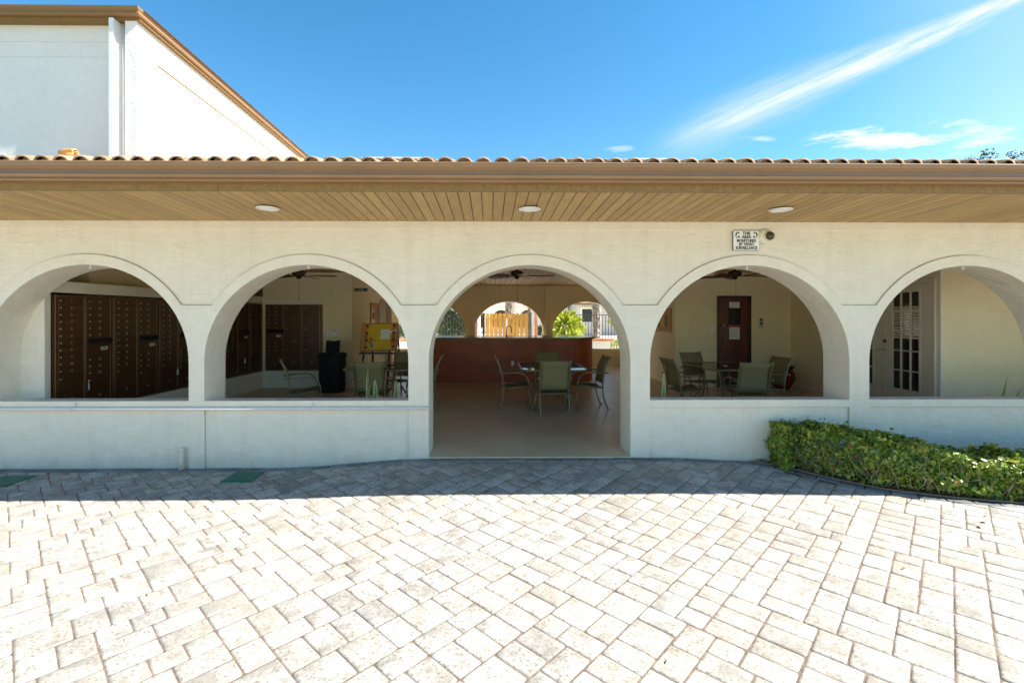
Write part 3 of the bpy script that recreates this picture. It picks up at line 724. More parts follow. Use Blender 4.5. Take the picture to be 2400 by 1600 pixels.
mb = MB(); mb.tube([at(1781, 566, 0), at(1783, 555, 0) + Vector((0, .012, 0)), at(1790, 546, 0) + Vector((0, .01, 0)), at(1797, 543, 0) + Vector((0, 0, 0))], .005, 6); lab(mb.build('camera_cable', M['niche']), 'short cream cable running from the wall to the dome camera', 'cable')
# conduit
a = at(-160, 955.5, 0); b = at(1008, 957, 0)
t_ = empty('wall_conduit', (0, 0, 0), 0, 'grey painted pipe running along the wall below the two left openings', 'pipe')
zp = at(600, 956.5, 0).z; mb = MB(); mb.tube([(-8.5, -.022, zp + .004), (b.x, -.022, zp)], .018, 12); mb.build('pipe', M['pipe'], t_)
for px in (178, 734):
    x = at(px, 950, 0).x; mb = MB(); mb.tube([(x, -.012, SILL - .01), (x, -.014, zp + .02)], .006, 8); mb.tube([(x - .02, -.022, zp - .002), (x + .015, -.022, zp)], .022, 12); mb.build('drop', M['pipe'], t_)
p1 = at(429, 1052, 0)
mb = MB(); mb.tube([(p1.x, -.03, -.14), (p1.x, -.03, p1.z)], .028, 14); mb.lathe([(.032, 0), (.032, .02), (.02, .03)], 14, (p1.x, -.03, p1.z - .01)); lab(mb.build('pipe_stub', M['wall']), 'short cream pipe stub standing at the foot of the left wall', 'pipe')
# hooks at arch crowns
for i in (1, 2, 4, 5):
    x = CENTRES[i]; mb = MB(); mb.lathe([(.004, -.03), (.004, 0)], 8, (x, .06, SPR + RISE)); mb.tube([(x + .010 * math.cos(k * .63), .06, SPR + RISE - .030 + .010 * math.sin(k * .63)) for k in range(10)], .003, 6)
    lab(mb.build('hook', M['white']), 'small white eye hook screwed in the arch crown ' + {1: 'of the leftmost arch', 2: 'of the arch left of the doorway', 4: 'below the surveillance sign', 5: 'of the rightmost arch'}[i], 'hook', 'white eye hooks in the arch crowns')

# ------------------------------------------------------------------ ceiling fans
def fan(x, y, rz, label):
    t_ = empty('ceiling_fan', (x, y, CE - .06), 0, label, 'fan', 'ceiling fans in the pavilion')
    mb = MB(); mb.lathe([(.06, .06), (.055, .03), (.018, .015), (.015, -.11)], 18); mb.build('canopy', M['fanbody'], t_)
    mb = MB(); mb.lathe([(.02, -.11), (.09, -.125), (.115, -.15), (.115, -.19), (.08, -.215), (.05, -.225), (.045, -.255), (.02, -.27)], 24); mb.build('motor', M['fanbody'], t_)
    for k in range(5):
        a = rz + k * 2 * math.pi / 5
        mb = MB()
        st = [(.19, .045), (.24, .062), (.40, .072), (.56, .078), (.625, .070), (.65, .045)]
        for dz_ in (0, .007):
            mb.v += [(r_, w_, dz_) for r_, w_ in st] + [(r_, -w_, dz_) for r_, w_ in st[::-1]]
        n = 12; mb.f = [tuple(range(n))[::-1], tuple(range(n, 24))] + [(i, (i + 1) % n, n + (i + 1) % n, n + i) for i in range(n)]; mb.m = [0] * 14; mb.sm = [False] * 14
        mb.mat4(Matrix.Translation((0, 0, -.215)) @ Matrix.Rotation(a, 4, 'Z') @ Matrix.Rotation(R(12), 4, 'X'))
        bl = mb.build('blade', M['fanblade'], t_)
        mb = MB(); mb.cbox(.09, .24, -.02, .02, -.006, -.001, .001); mb.mat4(Matrix.Translation((0, 0, -.212)) @ Matrix.Rotation(a, 4, 'Z') @ Matrix.Rotation(R(12), 4, 'X')); mb.build('bracket', M['fanbody'], bl)
    mb = MB(); mb.tube([(0.01, -.02, -.26), (0.01, -.02, -.62)], .0025, 5); mb.lathe([(.004, .015), (.012, 0), (.004, -.02)], 8, (.01, -.02, -.63)); mb.build('pull_chain', M['fanbody'], t_)
fan(-3.40, 3.05, R(10), 'dark wooden ceiling fan behind the arch left of the doorway')
fan(0.48, 3.05, R(-5), 'dark wooden ceiling fan at the top of the doorway arch')
fan(4.40, 3.05, R(2), 'dark wooden ceiling fan above the table by the red door')

# ------------------------------------------------------------------ mailboxes
num_cache = {}
def num_mesh(s):
    if s not in num_cache: num_cache[s] = text_mesh(s, .042, 'number', .001)
    return num_cache[s]
DH = 0.0893
def mk_door(w, h, parcel=False):
    mb = MB(); mb.cbox(.004, w - .004, -.012, 0, .003, h - .003, .0025)
    mb.box(w - .014, w - .006, -.0135, -.0121, .004, h - .004, 1)          # light edge of the hinge side
    return mb
def cabinet(loc, rz, label, cols, first, group='bronze mailbox units of the mail wall'):
    t_ = empty('mailbox_unit', loc, rz, label, 'mailbox', group)
    wcol = .365; W_ = wcol * len(cols) + .045 * (len(cols) + 1)
    H = 1.49
    mb = MB(); mb.box(0, W_, .001, .30, 0, H); mb.cbox(0, .02, -.02, .0, 0, H, .003); mb.cbox(W_ - .02, W_, -.02, 0, 0, H, .003); mb.cbox(.02, W_ - .02, -.02, 0, H - .03, H, .003); mb.cbox(.02, W_ - .02, -.02, 0, 0, .03, .003)
    for k in range(1, len(cols)): x = k * (wcol + .045); mb.cbox(x, x + .045, -.018, 0, .03, H - .03, .003)
    mb.build('housing', M['mailframe'], t_)
    n = first; shared = cabinet.shared
    for ci, col in enumerate(cols):
        x = .045 + ci * (wcol + .045) - .004; z = H - .032
        for kind in col:
            h = {'s': DH, 'o': .075, 'u': DH * 1.9, 'p': .38, 'q': .28, 'r': .25, 't': .49, 'L': .47}[kind]
            if z - h < .028: h = z - .03
            z -= h
            key = (kind, round(h, 3))
            if key not in shared:
                if kind == 'o':
                    m_ = MB(); m_.cbox(0, wcol, -.012, 0, 0, h, .002); m_.add([(.0, -.012, h), (wcol, -.012, h), (wcol, -.055, .02), (0, -.055, .02), (0, -.012, .012), (wcol, -.012, .012)], [(0, 1, 2, 3), (3, 2, 5, 4), (0, 3, 4), (1, 5, 2)])
                    shared[key] = m_.build('outgoing_slot', M['black'], None).data; bpy.data.objects.remove(bpy.data.objects[-1]) if False else None
                else:
                    shared[key] = mk_door(wcol, h).build('mail_door', [M['mailbox'], M['strip']], None).data
                for o_ in [o_ for o_ in C.objects if o_.data == shared[key]]: bpy.data.objects.remove(o_)
            d_ = bpy.data.objects.new('outgoing_slot' if kind == 'o' else 'mail_door', shared[key]); C.objects.link(d_); d_.parent = t_; d_.location = (x, 0, z)
            if kind == 'o': continue
            if kind == 'u':
                mb2 = shared.get('plate')
                if not mb2:
                    q = MB(); q.cbox(.20, .31, -.0145, -.0125, .08, .125, .001); q.box(.225, .285, -.0152, -.0147, .097, .108, 1)
                    mb2 = shared['plate'] = q.build('name_plate', [M['plate'], M['ink']], None).data
                    for o_ in [o_ for o_ in C.objects if o_.data == mb2]: bpy.data.objects.remove(o_)
                e = bpy.data.objects.new('name_plate', mb2); C.objects.link(e); e.parent = d_
            else:
                if 'lock' not in shared:
                    q = MB(); q.lathe([(.012, 0), (.012, .006), (.008, .008)], 10, (.035, -.012, 0), axis='y'); q.cbox(.02, .05, -.015, -.0122, -.008, .004, .001)
                    shared['lock'] = q.build('lock', M['chrome'], None).data
                    for o_ in [o_ for o_ in C.objects if o_.data == shared['lock']]: bpy.data.objects.remove(o_)
                e = bpy.data.objects.new('lock', shared['lock']); C.objects.link(e); e.parent = d_; e.location = (0, 0, h * .55 if kind == 's' else h - .05)
                if kind == 's':
                    place_text(num_mesh(str(n)), M['numb'], d_, (wcol * .5, -.0128, h * .52), name='number'); n += 1
                else:
                    place_text(num_mesh({'p': '1P', 'q': '2P', 'r': '3P', 't': '4P', 'L': '5P'}[kind]), M['numb'], d_, (wcol * .5, -.0128, h * .3), name='number')
    return t_, n
cabinet.shared = {}
colA = 's' * 11 + 't'; colB = 's' * 6 + 'ou' + 's' * 3 + 't'; colC = 's' * 13 + 't'; colP = 'LLL'
n = 1; yy = 0.23 + .38
LBL = ['first bronze mailbox unit behind the left end of the leftmost arch', 'second bronze mailbox unit from the left in the leftmost arch', 'third bronze mailbox unit, cut by the right edge of the leftmost arch',
       'bronze mailbox unit at the left edge of the arch left of the doorway', 'two column mailbox unit second from the corner of the mail room', 'narrow single column mailbox unit in the corner of the mail room']
UW = .365 * 2 + .045 * 3
ys = [0.53 + k * .866 for k in range(6)]
for k, y in enumerate(ys):
    t_, n = cabinet((mw(y), y, .385), math.atan2(1, .0532), LBL[k], [colA, colB] if k < 5 else [colA], n)
t_, n = cabinet((-5.07, YR - .02, .385), 0, 'bronze mailbox unit with large parcel doors facing the viewer in the mail room', [colB, colP, colP], n)
# card tags hanging on doors
for px, py, X in ((205, 905, -5.38), (415, 871, -5.27), (573, 846, -5.15)):
    u = (px - 1162) / FPX; yd = X * (math.cos(YAW) - u * math.sin(YAW)) / (u * math.cos(YAW) + math.sin(YAW)); q = at(px, py, yd + CAM.y)
    mb = MB(); mb.cbox(-.004, 0, -.022, .022, -.05, .04, .001); mb.tube([(0, 0, .04), (.002, .0, .085)], .003, 5)
    lab(mb.build('key_tag', M['paper'], None, (X + .012, q.y, q.z)), {205: 'pale key tag hanging low on the second mailbox column', 415: 'pale key tag on mailboxes at the right edge of the leftmost arch', 573: 'pale key tag on mailboxes left of the corner behind the second arch'}[px], 'tag', 'key tags on the mailboxes')

# ------------------------------------------------------------------ furniture
def arc_pts(p0, p1, p2, n=8):
    p0, p1, p2 = map(Vector, (p0, p1, p2)); return [(p0 * (1 - t) ** 2 + p1 * 2 * t * (1 - t) + p2 * t * t) for t in [i / n for i in range(n + 1)]]
def make_chair():
    t_ = empty('sling_chair', (0, 0, 0)); W_ = .235; F = M['frame']
    for s in (-1, 1):
        mb = MB(); mb.tube(arc_pts((s * W_, -.30, 0), (s * W_, -.20, .18), (s * W_, -.205, .40)), .0125, 8); mb.lathe([(.015, 0), (.015, .02)], 8, (s * W_, -.30, 0)); mb.build('leg', F, t_)
        mb = MB(); mb.tube([(s * (W_ + .025), .25, 0), (s * (W_ + .025), .245, .20), (s * (W_ + .025), .24, .40)], .0125, 8); mb.lathe([(.015, 0), (.015, .02)], 8, (s * (W_ + .025), .25, 0)); mb.build('leg', F, t_)
        pts = [Vector((s * (W_ + .025), .24, .40))] + arc_pts((s * (W_ + .025), .235, .46), (s * (W_ + .025), .20, .635), (s * (W_ + .025), 0.02, .64)) + [Vector((s * (W_ + .025), -.30, .625))]
        mb = MB(); mb.tube(pts, .0125, 8); mb.build('armrest', F, t_)
        pass
    mb = MB()
    for s in (-1, 1):
        mb.tube([(s * W_, -.205, .40)] + arc_pts((s * W_, -.21, .45), (s * W_, -.24, .72), (s * W_, -.35, .905)), .0125, 8)
        mb.lathe([(.016, -.008), (.016, .008)], 8, (s * W_, -.352, .905))
    mb.tube([(-W_, -.345, .893), (W_, -.345, .893)], .011, 8); mb.build('back_frame', F, t_)
    mb = MB()
    for s in (-1, 1): mb.tube([(s * W_, -.22, .365), (s * W_, 0, .385), (s * W_, .25, .42)], .011, 8); mb.lathe([(.013, -.006), (.013, .006)], 8, (s * .2, -.235, .363), mi=1)
    mb.tube([(-W_, -.20, .368), (W_, -.20, .368)], .010, 8); mb.tube([(-W_ - .02, .245, .415), (W_ + .02, .245, .415)], .010, 8); mb.build('seat_frame', [F, M['chrome']], t_)
    def sheet(path, th, w, sag):
        mb = MB(); nx = 8; v = []; n = len(path)
        for d in (0, th):
            for i, p in enumerate(path):
                for k in range(nx + 1):
                    a = k / nx; sg = sag * math.sin(math.pi * a) * (1 if 0 < i else .8)
                    v.append((-w + 2 * w * a, p[0] + (sg if path is bp else 0) + (d if path is bp else 0), p[1] - (sg if path is not bp else 0) + (d if path is not bp else 0)))
        f = []; N = n * (nx + 1)
        for i in range(n - 1):
            for k in range(nx):
                a = i * (nx + 1) + k; f += [(a, a + 1, a + nx + 2, a + nx + 1), (N + a, N + a + nx + 1, N + a + nx + 2, N + a + 1)]
        for i in range(n - 1):
            a = i * (nx + 1); b = a + nx; f += [(a, a + nx + 1, N + a + nx + 1, N + a), (b, b + N, b + N + nx + 1, b + nx + 1)]
        for k in range(nx): f += [(k, N + k, N + k + 1, k + 1)]; a = (n - 1) * (nx + 1) + k; f += [(a, a + 1, N + a + 1, N + a)]
        mb.add(v, f, 0, True); return mb
    bp = None
    path = [(-.19, .372), (-.10, .362), (0, .368), (.12, .385), (.23, .412), (.255, .405)]
    sheet(path, .004, W_ - .004, .022).build('seat', M['sling'], t_)
    bp = [(-.208, .435), (-.212, .52), (-.222, .62), (-.245, .72), (-.285, .81), (-.345, .898)]
    sheet(bp, .004, W_ - .006, -.012).build('backrest', M['sling'], t_)
    return t_
chair0 = make_chair(); used = []
def put_chair(x, yd, rz, label, group):
    o = chair0 if not used else copy_tree(chair0); used.append(1)
    o.location = (x, yd + CAM.y, 0); o.rotation_euler = (0, 0, R(rz)); lab(o, label, 'chair', group); return o
G1, G2, G3 = 'chairs at the doorway table', 'chairs at the table behind the easel arch', 'chairs at the table by the red door'
put_chair(1.035, 7.78, 0, 'olive sling chair with its back to the viewer at the doorway table', G1)
put_chair(.44, 8.40, -90, 'olive sling chair facing right on the left side of the doorway table', G1)
put_chair(1.74, 8.42, 92, 'olive sling chair facing left on the right side of the doorway table', G1)
put_chair(1.12, 9.02, 180, 'olive sling chair facing the viewer behind the doorway table', G1)
put_chair(-1.87, 7.62, -2, 'olive sling chair with its back to the viewer, behind the two snake plant leaves', G2)
put_chair(-3.05, 7.80, -66, 'olive sling chair angled away from the easel table, in front of the mailboxes', G2)
put_chair(-1.70, 9.10, 172, 'olive sling chair facing the viewer beyond the easel table', G2)
put_chair(-1.20, 8.42, 92, 'olive sling chair cut by the left jamb of the doorway', G2)
put_chair(4.08, 7.48, -5, 'olive sling chair with its back to the viewer before the red door', G3)
put_chair(4.02, 8.92, 196, 'olive sling chair facing the viewer beyond the table by the red door', G3)
put_chair(3.30, 7.95, -84, 'olive sling chair facing right at the left of the table by the red door', G3)
put_chair(4.72, 8.12, 96, 'olive sling chair beside the big red plant pot', G3)

def make_table():
    t_ = empty('patio_table'); w, d, z = .56, .68, .72
    mb = MB(); mb.prism_z([(x, y) for x, y in rrect(w - .02, d - .02, .15, 8)], z - .006, z); mb.build('glass_top', M['tglass'], t_)
    pts = [Vector((x, y, z - .006)) for x, y in rrect(w - .012, d - .012, .155, 8)]; pts.append(pts[0]); pts.append(pts[1])
    mb = MB(); mb.tube(pts, .015, 8, caps=False); mb.build('rim', M['frame'], t_)
    for sx in (-1, 1):
        for sy in (-1, 1):
            mb = MB(); mb.tube([(sx * .33, sy * .42, z - .02), (sx * .24, sy * .32, .50), (sx * .25, sy * .33, .34), (sx * .40, sy * .50, 0.0)], .014, 8); mb.lathe([(.018, 0), (.018, .015)], 8, (sx * .40, sy * .50, 0)); mb.build('leg', M['frame'], t_)
    mb = MB(); r1 = [(sx * .243, sy * .323, .42) for sx, sy in ((-1, -1), (1, -1), (1, 1), (-1, 1), (-1, -1))]; mb.tube(r1, .010, 6)
    mb.tube([(.33, .42, z - .02), (-.33, .42, z - .02), (-.33, -.42, z - .02), (.33, -.42, z - .02), (.33, .42, z - .02)], .010, 6); mb.build('brace', M['frame'], t_)
    mb = MB(); mb.lathe([(.04, -.008), (.04, .004), (.028, .006)], 20, (0, 0, z)); mb.build('umbrella_ring', M['white'], t_)
    return t_
tb = make_table()
for i, (x, yd, lb) in enumerate(((1.08, 8.44, 'rectangular glass patio table in the middle of the doorway'), (-1.90, 8.48, 'rectangular glass patio table in front of the easel'), (4.22, 8.44, 'rectangular glass patio table in front of the red door'))):
    o = tb if i == 0 else copy_tree(tb); o.location = (x, yd + CAM.y, 0); lab(o, lb, 'table', 'glass patio tables')

# bar with a rounded right end
def bar_outline(off=0.0):
    pts = [(-1.7 - off, 6.30 - off), (1.7, 6.12 - off)]
    for k in range(0, 9): a = R(-90 + 90 * k / 8); pts.append((1.9 + (.74 + off) * math.cos(a) * 1.0, 6.86 + (.74 + off) * math.sin(a)))
    pts += [(2.64 + off, 7.35 + off), (-1.7 - off, 7.35 + off)]
    return pts
t_ = empty('bar_counter', (0, 0, 0), 0, 'long dark red bar with rounded right end and dark counter top', 'bar')
mb = MB(); mb.prism_z(bar_outline(), 0, 1.045); mb.build('front_panel', M['bar'], t_)
mb = MB(); mb.prism_z(bar_outline(.10), 1.047, 1.092); mb.build('counter_top', M['counter'], t_, bevel=.006)
t_ = empty('outlet', (at(1201.5, 851, 6.15).x, 6.147, at(1201.5, 851, 6.15).z), 0, 'pale electrical outlet on the dark red bar front', 'outlet')
mb = MB(); mb.cbox(-.036, .036, -.008, 0, -.058, .058, .003); mb.build('plate', M['white'], t_)
for z in (-.022, .022):
    mb = MB(); mb.cbox(-.017, .017, -.011, -.0085, z - .014, z + .014, .002); mb.box(-.008, -.004, -.0118, -.0112, z - .006, z + .006, 1); mb.box(.004, .008, -.0118, -.0112, z - .006, z + .006, 1); mb.build('socket', [M['white'], M['ink']], t_)
t_ = empty('faucet', (.50, 7.0, 1.092), 0, 'copper gooseneck faucet standing on the bar before the wooden gate', 'faucet')
mb = MB(); mb.lathe([(.025, 0), (.025, .02), (.014, .03)], 14, (-.065, 0, 0)); mb.tube([(-.065, 0, 0), (-.065, 0, .16)] + [(-.065 * math.cos(math.pi * k / 10), 0, .19 + .075 * math.sin(math.pi * k / 10)) for k in range(11)] + [(.065, 0, .10)], .011, 10); mb.build('spout', M['copper'], t_)
mb = MB(); mb.tube([(-.065, 0, .05), (-.10, 0, .07)], .007, 8); mb.build('lever', M['copper'], t_)

# black covered bin
t_ = empty('covered_bin', (-3.38, 10.2 + CAM.y, 0), 0, 'black cloth covered bin with upright panel, right of the mailboxes', 'bin')
mb = MB()
for z, r_ in ((0, .25), (.03, .255), (.3, .262), (.6, .268), (.72, .268), (.75, .285), (.79, .292), (.82, .272), (.83, .22)):
    n = 28; mb.v += [(r_ * math.copysign(abs(math.cos(a)) ** .7, math.cos(a)) * (1 + .02 * math.sin(5 * a + z * 9)), r_ * .85 * math.copysign(abs(math.sin(a)) ** .7, math.sin(a)) * (1 + .02 * math.cos(7 * a)), z) for a in [2 * math.pi * k / n for k in range(n)]]
for i in range(8):
    for k in range(n): mb.f.append((i * n + k, i * n + (k + 1) % n, (i + 1) * n + (k + 1) % n, (i + 1) * n + k)); mb.m.append(0); mb.sm.append(True)
mb.f += [tuple(range(n)), tuple(8 * n + k for k in range(n))]; mb.m += [0, 0]; mb.sm += [False, False]
mb.build('cover', M['blackbag'], t_)
mb = MB(); mb.prism([(-.13, .80), (-.115, 1.085), (-.10, 1.092), (-.03, 1.075), (.05, 1.075), (.12, 1.092), (.145, 1.085), (.12, .80)], -.06, .10); mb.build('upright_panel', M['blackbag'], t_, bevel=.01)

# easel with yellow notice board
pTL, pTR, pBR, pBL = at(843, 759, 4.55), at(929, 757.5, 4.55), at(937, 821, 4.35), at(850, 823.5, 4.35)
ctr = (pTL + pTR + pBR + pBL) / 4
t_ = empty('easel', (ctr.x, ctr.y, 0), 0, 'black easel holding up the yellow notice board', 'easel')
for (x0, y0, x1, y1) in ((-.30, .10, -.40, -.05), (-.17, .02, -.10, -.10), (.22, .03, .16, -.10), (.34, .12, .38, .30)):
    mb = MB(); mb.tube([(x0, y0 + .06, 1.35), (x1 * 1.05, y1 - .02, 0)], .022, 4); mb.build('leg', M['black'], t_)
mb = MB(); mb.cbox(-.40, .42, -.10, -.04, .83, .862, .004); mb.build('ledge', M['black'], t_)
brd = empty('notice_board', (ctr.x, ctr.y, ctr.z), 0, 'yellow autumn notice board with leaf borders standing on the easel', 'board')
ex = ((pTR - pTL) + (pBR - pBL)).normalized(); ez = ((pTL - pBL) + (pTR - pBR)).normalized(); ey = ez.cross(ex).normalized(); ez = ex.cross(ey)
MBm = Matrix((ex, ey, ez)).transposed().to_4x4(); brd.rotation_euler = MBm.to_euler()
bw = ((pTR - pTL).length + (pBR - pBL).length) / 4; bh = ((pTL - pBL).length) / 2
mb = MB(); mb.box(-bw + .02, bw - .02, -.006, .012, -bh + .02, bh - .02); mb.build('cork', M['cork'], brd)
mb = MB()
for q in ((-bw, bw, bh - .022, bh), (-bw, bw, -bh, -bh + .022), (-bw, -bw + .022, -bh + .022, bh - .022), (bw - .022, bw, -bh + .022, bh - .022)): mb.cbox(q[0], q[1], -.018, .014, q[2], q[3], .003)
mb.build('frame', M['oak'], brd)
mb = MB(); mb.box(-bw + .12, bw - .09, -.0085, -.0065, -bh + .045, bh - .022); mb.build('yellow_sheet', M['yellow'], brd)
def star(mb, cx, cz, r, y, mi=0, n=5, rot=0.0):
    poly = [(cx + (r if k % 2 == 0 else r * .5) * math.sin(rot + math.pi * k / n), cz + (r if k % 2 == 0 else r * .5) * math.cos(rot + math.pi * k / n)) for k in range(2 * n)]
    mb.prism(poly, y - .002, y, mi)
mb = MB()
for s, xx in ((-1, -bw + .105), (1, bw - .095)):
    for k in range(7): star(mb, xx + random.uniform(-.012, .012), bh - .06 - k * (2 * bh - .11) / 6.5, .052, -.009 - .0022 * (k % 2), (0, 1, 0, 2, 0, 1, 3)[k], rot=random.random())
mb.build('leaf_border', [M['maroon'], M['orange'], M['olivecard'], M['maroon']], brd)
mb = MB(); mb.box(.02, .21, -.0105, -.0087, -.05, .16, 0); [mb.box(.05, .17 + random.uniform(-.03, .02), -.0115, -.0107, .13 - k * .025, .133 - k * .025, 1) for k in range(6)]
mb.box(.20, .34, -.0095, -.0087, .09, .165, 0); mb.box(.205, .31, -.0107, -.0097, .135, .16, 2); mb.build('pinned_papers', [M['paper'], plain('faint print', (.45, .45, .45), .8, var=0), M['orange']], brd)
mb = MB()      # paper scarecrow and round orange bird cut-outs
mb.prism([(-.20, -.12), (-.14, -.12), (-.12, -.22), (-.17, -.23)], -.0105, -.0087, 0); mb.prism([(-.20, -.06), (-.15, -.06), (-.15, -.12), (-.20, -.12)], -.011, -.0087, 1)
mb.prism([(-.29, -.11), (-.18, -.075), (-.07, -.05), (-.07, -.065), (-.18, -.095), (-.285, -.125)], -.0115, -.0088, 3); mb.prism([(-.205, -.04), (-.19, -.01), (-.16, -.01), (-.15, -.04), (-.17, -.06)], -.012, -.0088, 2)
mb.prism([(.28 + .062 * math.cos(a), -.11 + .06 * math.sin(a)) for a in [k * math.pi / 6 for k in range(12)]], -.0105, -.0087, 1); star(mb, .265, -.045, .035, -.009, 2); star(mb, .30, -.19, .03, -.009, 3); star(mb, .25, -.17, .025, -.009, 1)
mb.build('paper_figures', [M['denim'], M['orange'], M['maroon'], M['olivecard']], brd)

# cork boards on the side walls
t_ = empty('cork_board', (-3.13, 7.70, 1.48), R(90), 'wood framed cork board with pinned papers on the wall behind the easel', 'board', 'cork boards on the inner walls')
mb = MB(); mb.box(-.68, .68, -.01, -.001, -.42, .45); mb.build('cork', M['cork'], t_)
mb = MB()
for q in ((-.72, .72, .45, .49), (-.72, .72, -.46, -.42), (-.72, -.68, -.42, .45), (.68, .72, -.42, .45)): mb.cbox(q[0], q[1], -.03, -.001, q[2], q[3], .003)
mb.build('frame', M['oak'], t_)
mb = MB(); mb.box(-.55, -.30, -.012, -.0105, -.25, .05, 0); mb.box(-.5, -.38, -.012, -.0105, .22, .34, 0); mb.prism([(.12, .40), (.35, .20), (.20, .05), (.02, .12)], -.03, -.012, 2); mb.prism([(-.42, .10), (-.33, .12), (-.36, .24), (-.43, .22)], -.015, -.0108, 1)
for k in range(9): mb.box(-.2 + .1 * k, -.14 + .1 * k, -.012, -.0105, -.2 + random.uniform(-.1, .1), -.02 + random.uniform(-.1, .05), k % 3 if k % 3 < 2 else 3)
mb.build('pinned_papers', [M['paper'], M['ink'], plain('grey cloth', (.25, .25, .27), .8), M['yellow']], t_)
t_ = empty('cork_board', (4.24, 6.25, 1.53), R(-90), 'wood framed cork board on the left wall behind the table by the red door', 'board', 'cork boards on the inner walls')
mb = MB(); mb.box(-.62, .62, -.01, -.001, -.26, .24); mb.build('cork', M['cork'], t_)
mb = MB()
for q in ((-.66, .66, .24, .28), (-.66, .66, -.30, -.26), (-.66, -.62, -.26, .24), (.62, .66, -.26, .24)): mb.cbox(q[0], q[1], -.03, -.001, q[2], q[3], .003)
mb.build('frame', M['oak'], t_)
mb = MB(); [mb.box(-.5 + .25 * k, -.33 + .25 * k, -.012, -.0105, -.18, .1, k % 2) for k in range(4)]; mb.build('pinned_papers', [M['yellow'], M['olivecard']], t_)
# blade sign
q0 = at(829, 679, YR + .15)
t_ = empty('blade_sign', (-3.13, YR + .15, q0.z), 0, 'small dark teal sign sticking out from the wall above the easel', 'sign')
mb = MB(); mb.cbox(0, .035, -.012, .012, -.034, .034, .003); mb.build('bracket', M['orange'], t_)
mb = MB(); mb.cbox(.036, .31, -.008, .008, -.036, .036, .002); mb.box(.11, .22, -.0095, -.0083, -.008, .008, 1); mb.build('plate', [M['teal'], M['plate']], t_)

# plant pot in the corner
t_ = empty('potted_plant', (6.45, 10.38 + CAM.y, 0), 0, 'big dark red glazed pot with drooping dark plant in the corner', 'plant')
mb = MB(); mb.lathe([(.13, 0), (.14, .02), (.22, .14), (.255, .25), (.24, .36), (.20, .41), (.215, .43), (.21, .445), (.185, .44), (.18, .40)], 32); mb.build('pot', M['pot'], t_)
mb = MB(); mb.lathe([(.185, .395), (.1, .405), (.01, .41)], 20); mb.build('soil', M['soil'], t_)
def leaf_blade(mb, base, tip, width, bendv, n=7, mi=0, mi2=None, twist=0.0):
    base, tip = Vector(base), Vector(tip); mid = (base + tip) / 2 + Vector(bendv); ax = (tip - base).normalized()
    side = ax.cross(Vector((0, -1, 0.15)))
    if side.length < .05: side = Vector((1, 0, 0))
    side.normalize(); v = []; cols = 5 if mi2 is not None else 3
    for i in range(n + 1):
        t = i / n; p = base * (1 - t) ** 2 + mid * 2 * t * (1 - t) + tip * t * t
        w = width * (math.sin(math.pi * min(1, (t * .86 + .14))) ** .7) * .5 + .0008
        sd = Matrix.Rotation(twist * t, 4, ax) @ side; nm = ax.cross(sd)
        cc = (-1, -.68, 0, .68, 1) if cols == 5 else (-1, 0, 1)
        for c_ in cc: v.append(p + sd * w * c_ + nm * (abs(c_) * w * .3))
    for i in range(n):
        for k in range(cols - 1):
            a = i * cols + k
            mb.add([v[a], v[a + 1], v[a + cols + 1], v[a + cols]], [(0, 1, 2, 3)], (mi2 if mi2 is not None and k in (0, cols - 2) else mi), True)
mb = MB(); rr = random.Random(3)
for k in range(34):
    a = rr.uniform(0, 6.28); l = rr.uniform(.12, .26); leaf_blade(mb, (.08 * math.cos(a), .08 * math.sin(a), .41), (l * math.cos(a), l * math.sin(a), .41 + rr.uniform(-.02, .14)), .05, (0, 0, rr.uniform(.02, .08)))
leaf_blade(mb, (-.05, 0, .41), (-.20, -.03, .72), .06, (.05, 0, .08)); leaf_blade(mb, (0, 0, .41), (-.08, -.02, .66), .07, (.06, 0, .02))
mb.build('foliage', plain('dark foliage', (.025, .05, .015), .4, var=.3), t_, fix=False)

def snake_plant(x, y, tips, label):
    t_ = empty('snake_plant', (x, y, 0), 0, label, 'plant', 'snake plants behind the low walls')
    mb = MB(); mb.lathe([(.09, 0), (.10, .02), (.125, .26), (.135, .27), (.13, .29), (.11, .285), (.105, .25)], 22); mb.build('pot', M['terracotta'], t_)
    mb = MB(); mb.lathe([(.105, .25), (.02, .258)], 16); mb.build('soil', M['soil'], t_)
    for (dx_, zt, w, b_, tw) in tips:
        mb = MB(); leaf_blade(mb, (dx_ * .25, 0, .25), (dx_, -.03, zt), w, b_, 12, 0, 1, tw); mb.build('leaf', [M['snake'], M['snakey']], t_, fix=False)
def wx(px, Y): return at(px, 900, Y).x
ysn = WT + .30
x_ = wx(872, ysn); snake_plant(x_, ysn, [(wx(864, ysn) - x_, at(864, 861, ysn).z, .058, (-.03, 0, .0), 1.3), (wx(880, ysn) - x_, at(880, 888, ysn).z, .072, (.03, 0, 0), .3)], 'snake plant with twisted striped leaves before the chair left of the doorway')
x_ = wx(903, ysn) + .1; snake_plant(x_, ysn + .02, [(wx(928, ysn) - x_, at(928, 888, ysn).z, .065, (.03, 0, 0), .6), (wx(918, ysn) - x_, at(915, 925, ysn).z, .05, (0, 0, 0), .3)], 'snake plant leaf curling at the right end of the sill left of the doorway')
x_ = wx(1555, ysn); snake_plant(x_, ysn, [(.0, at(1553, 870, ysn).z, .06, (.0, 0, 0), .2)], 'single upright snake plant leaf at the left end of the sill by the red door')
x_ = wx(2345, ysn); snake_plant(x_, ysn, [(wx(2357, ysn) - x_, at(2355, 880, ysn).z, .09, (-.03, 0, 0), .4), (wx(2310, ysn) - x_, at(2310, 921, ysn).z, .06, (.0, 0, .08), .4), (wx(2390, ysn) - x_, at(2390, 906, ysn).z, .06, (0, 0, 0), .3)], 'snake plant with yellow edged leaves behind the rightmost sill')

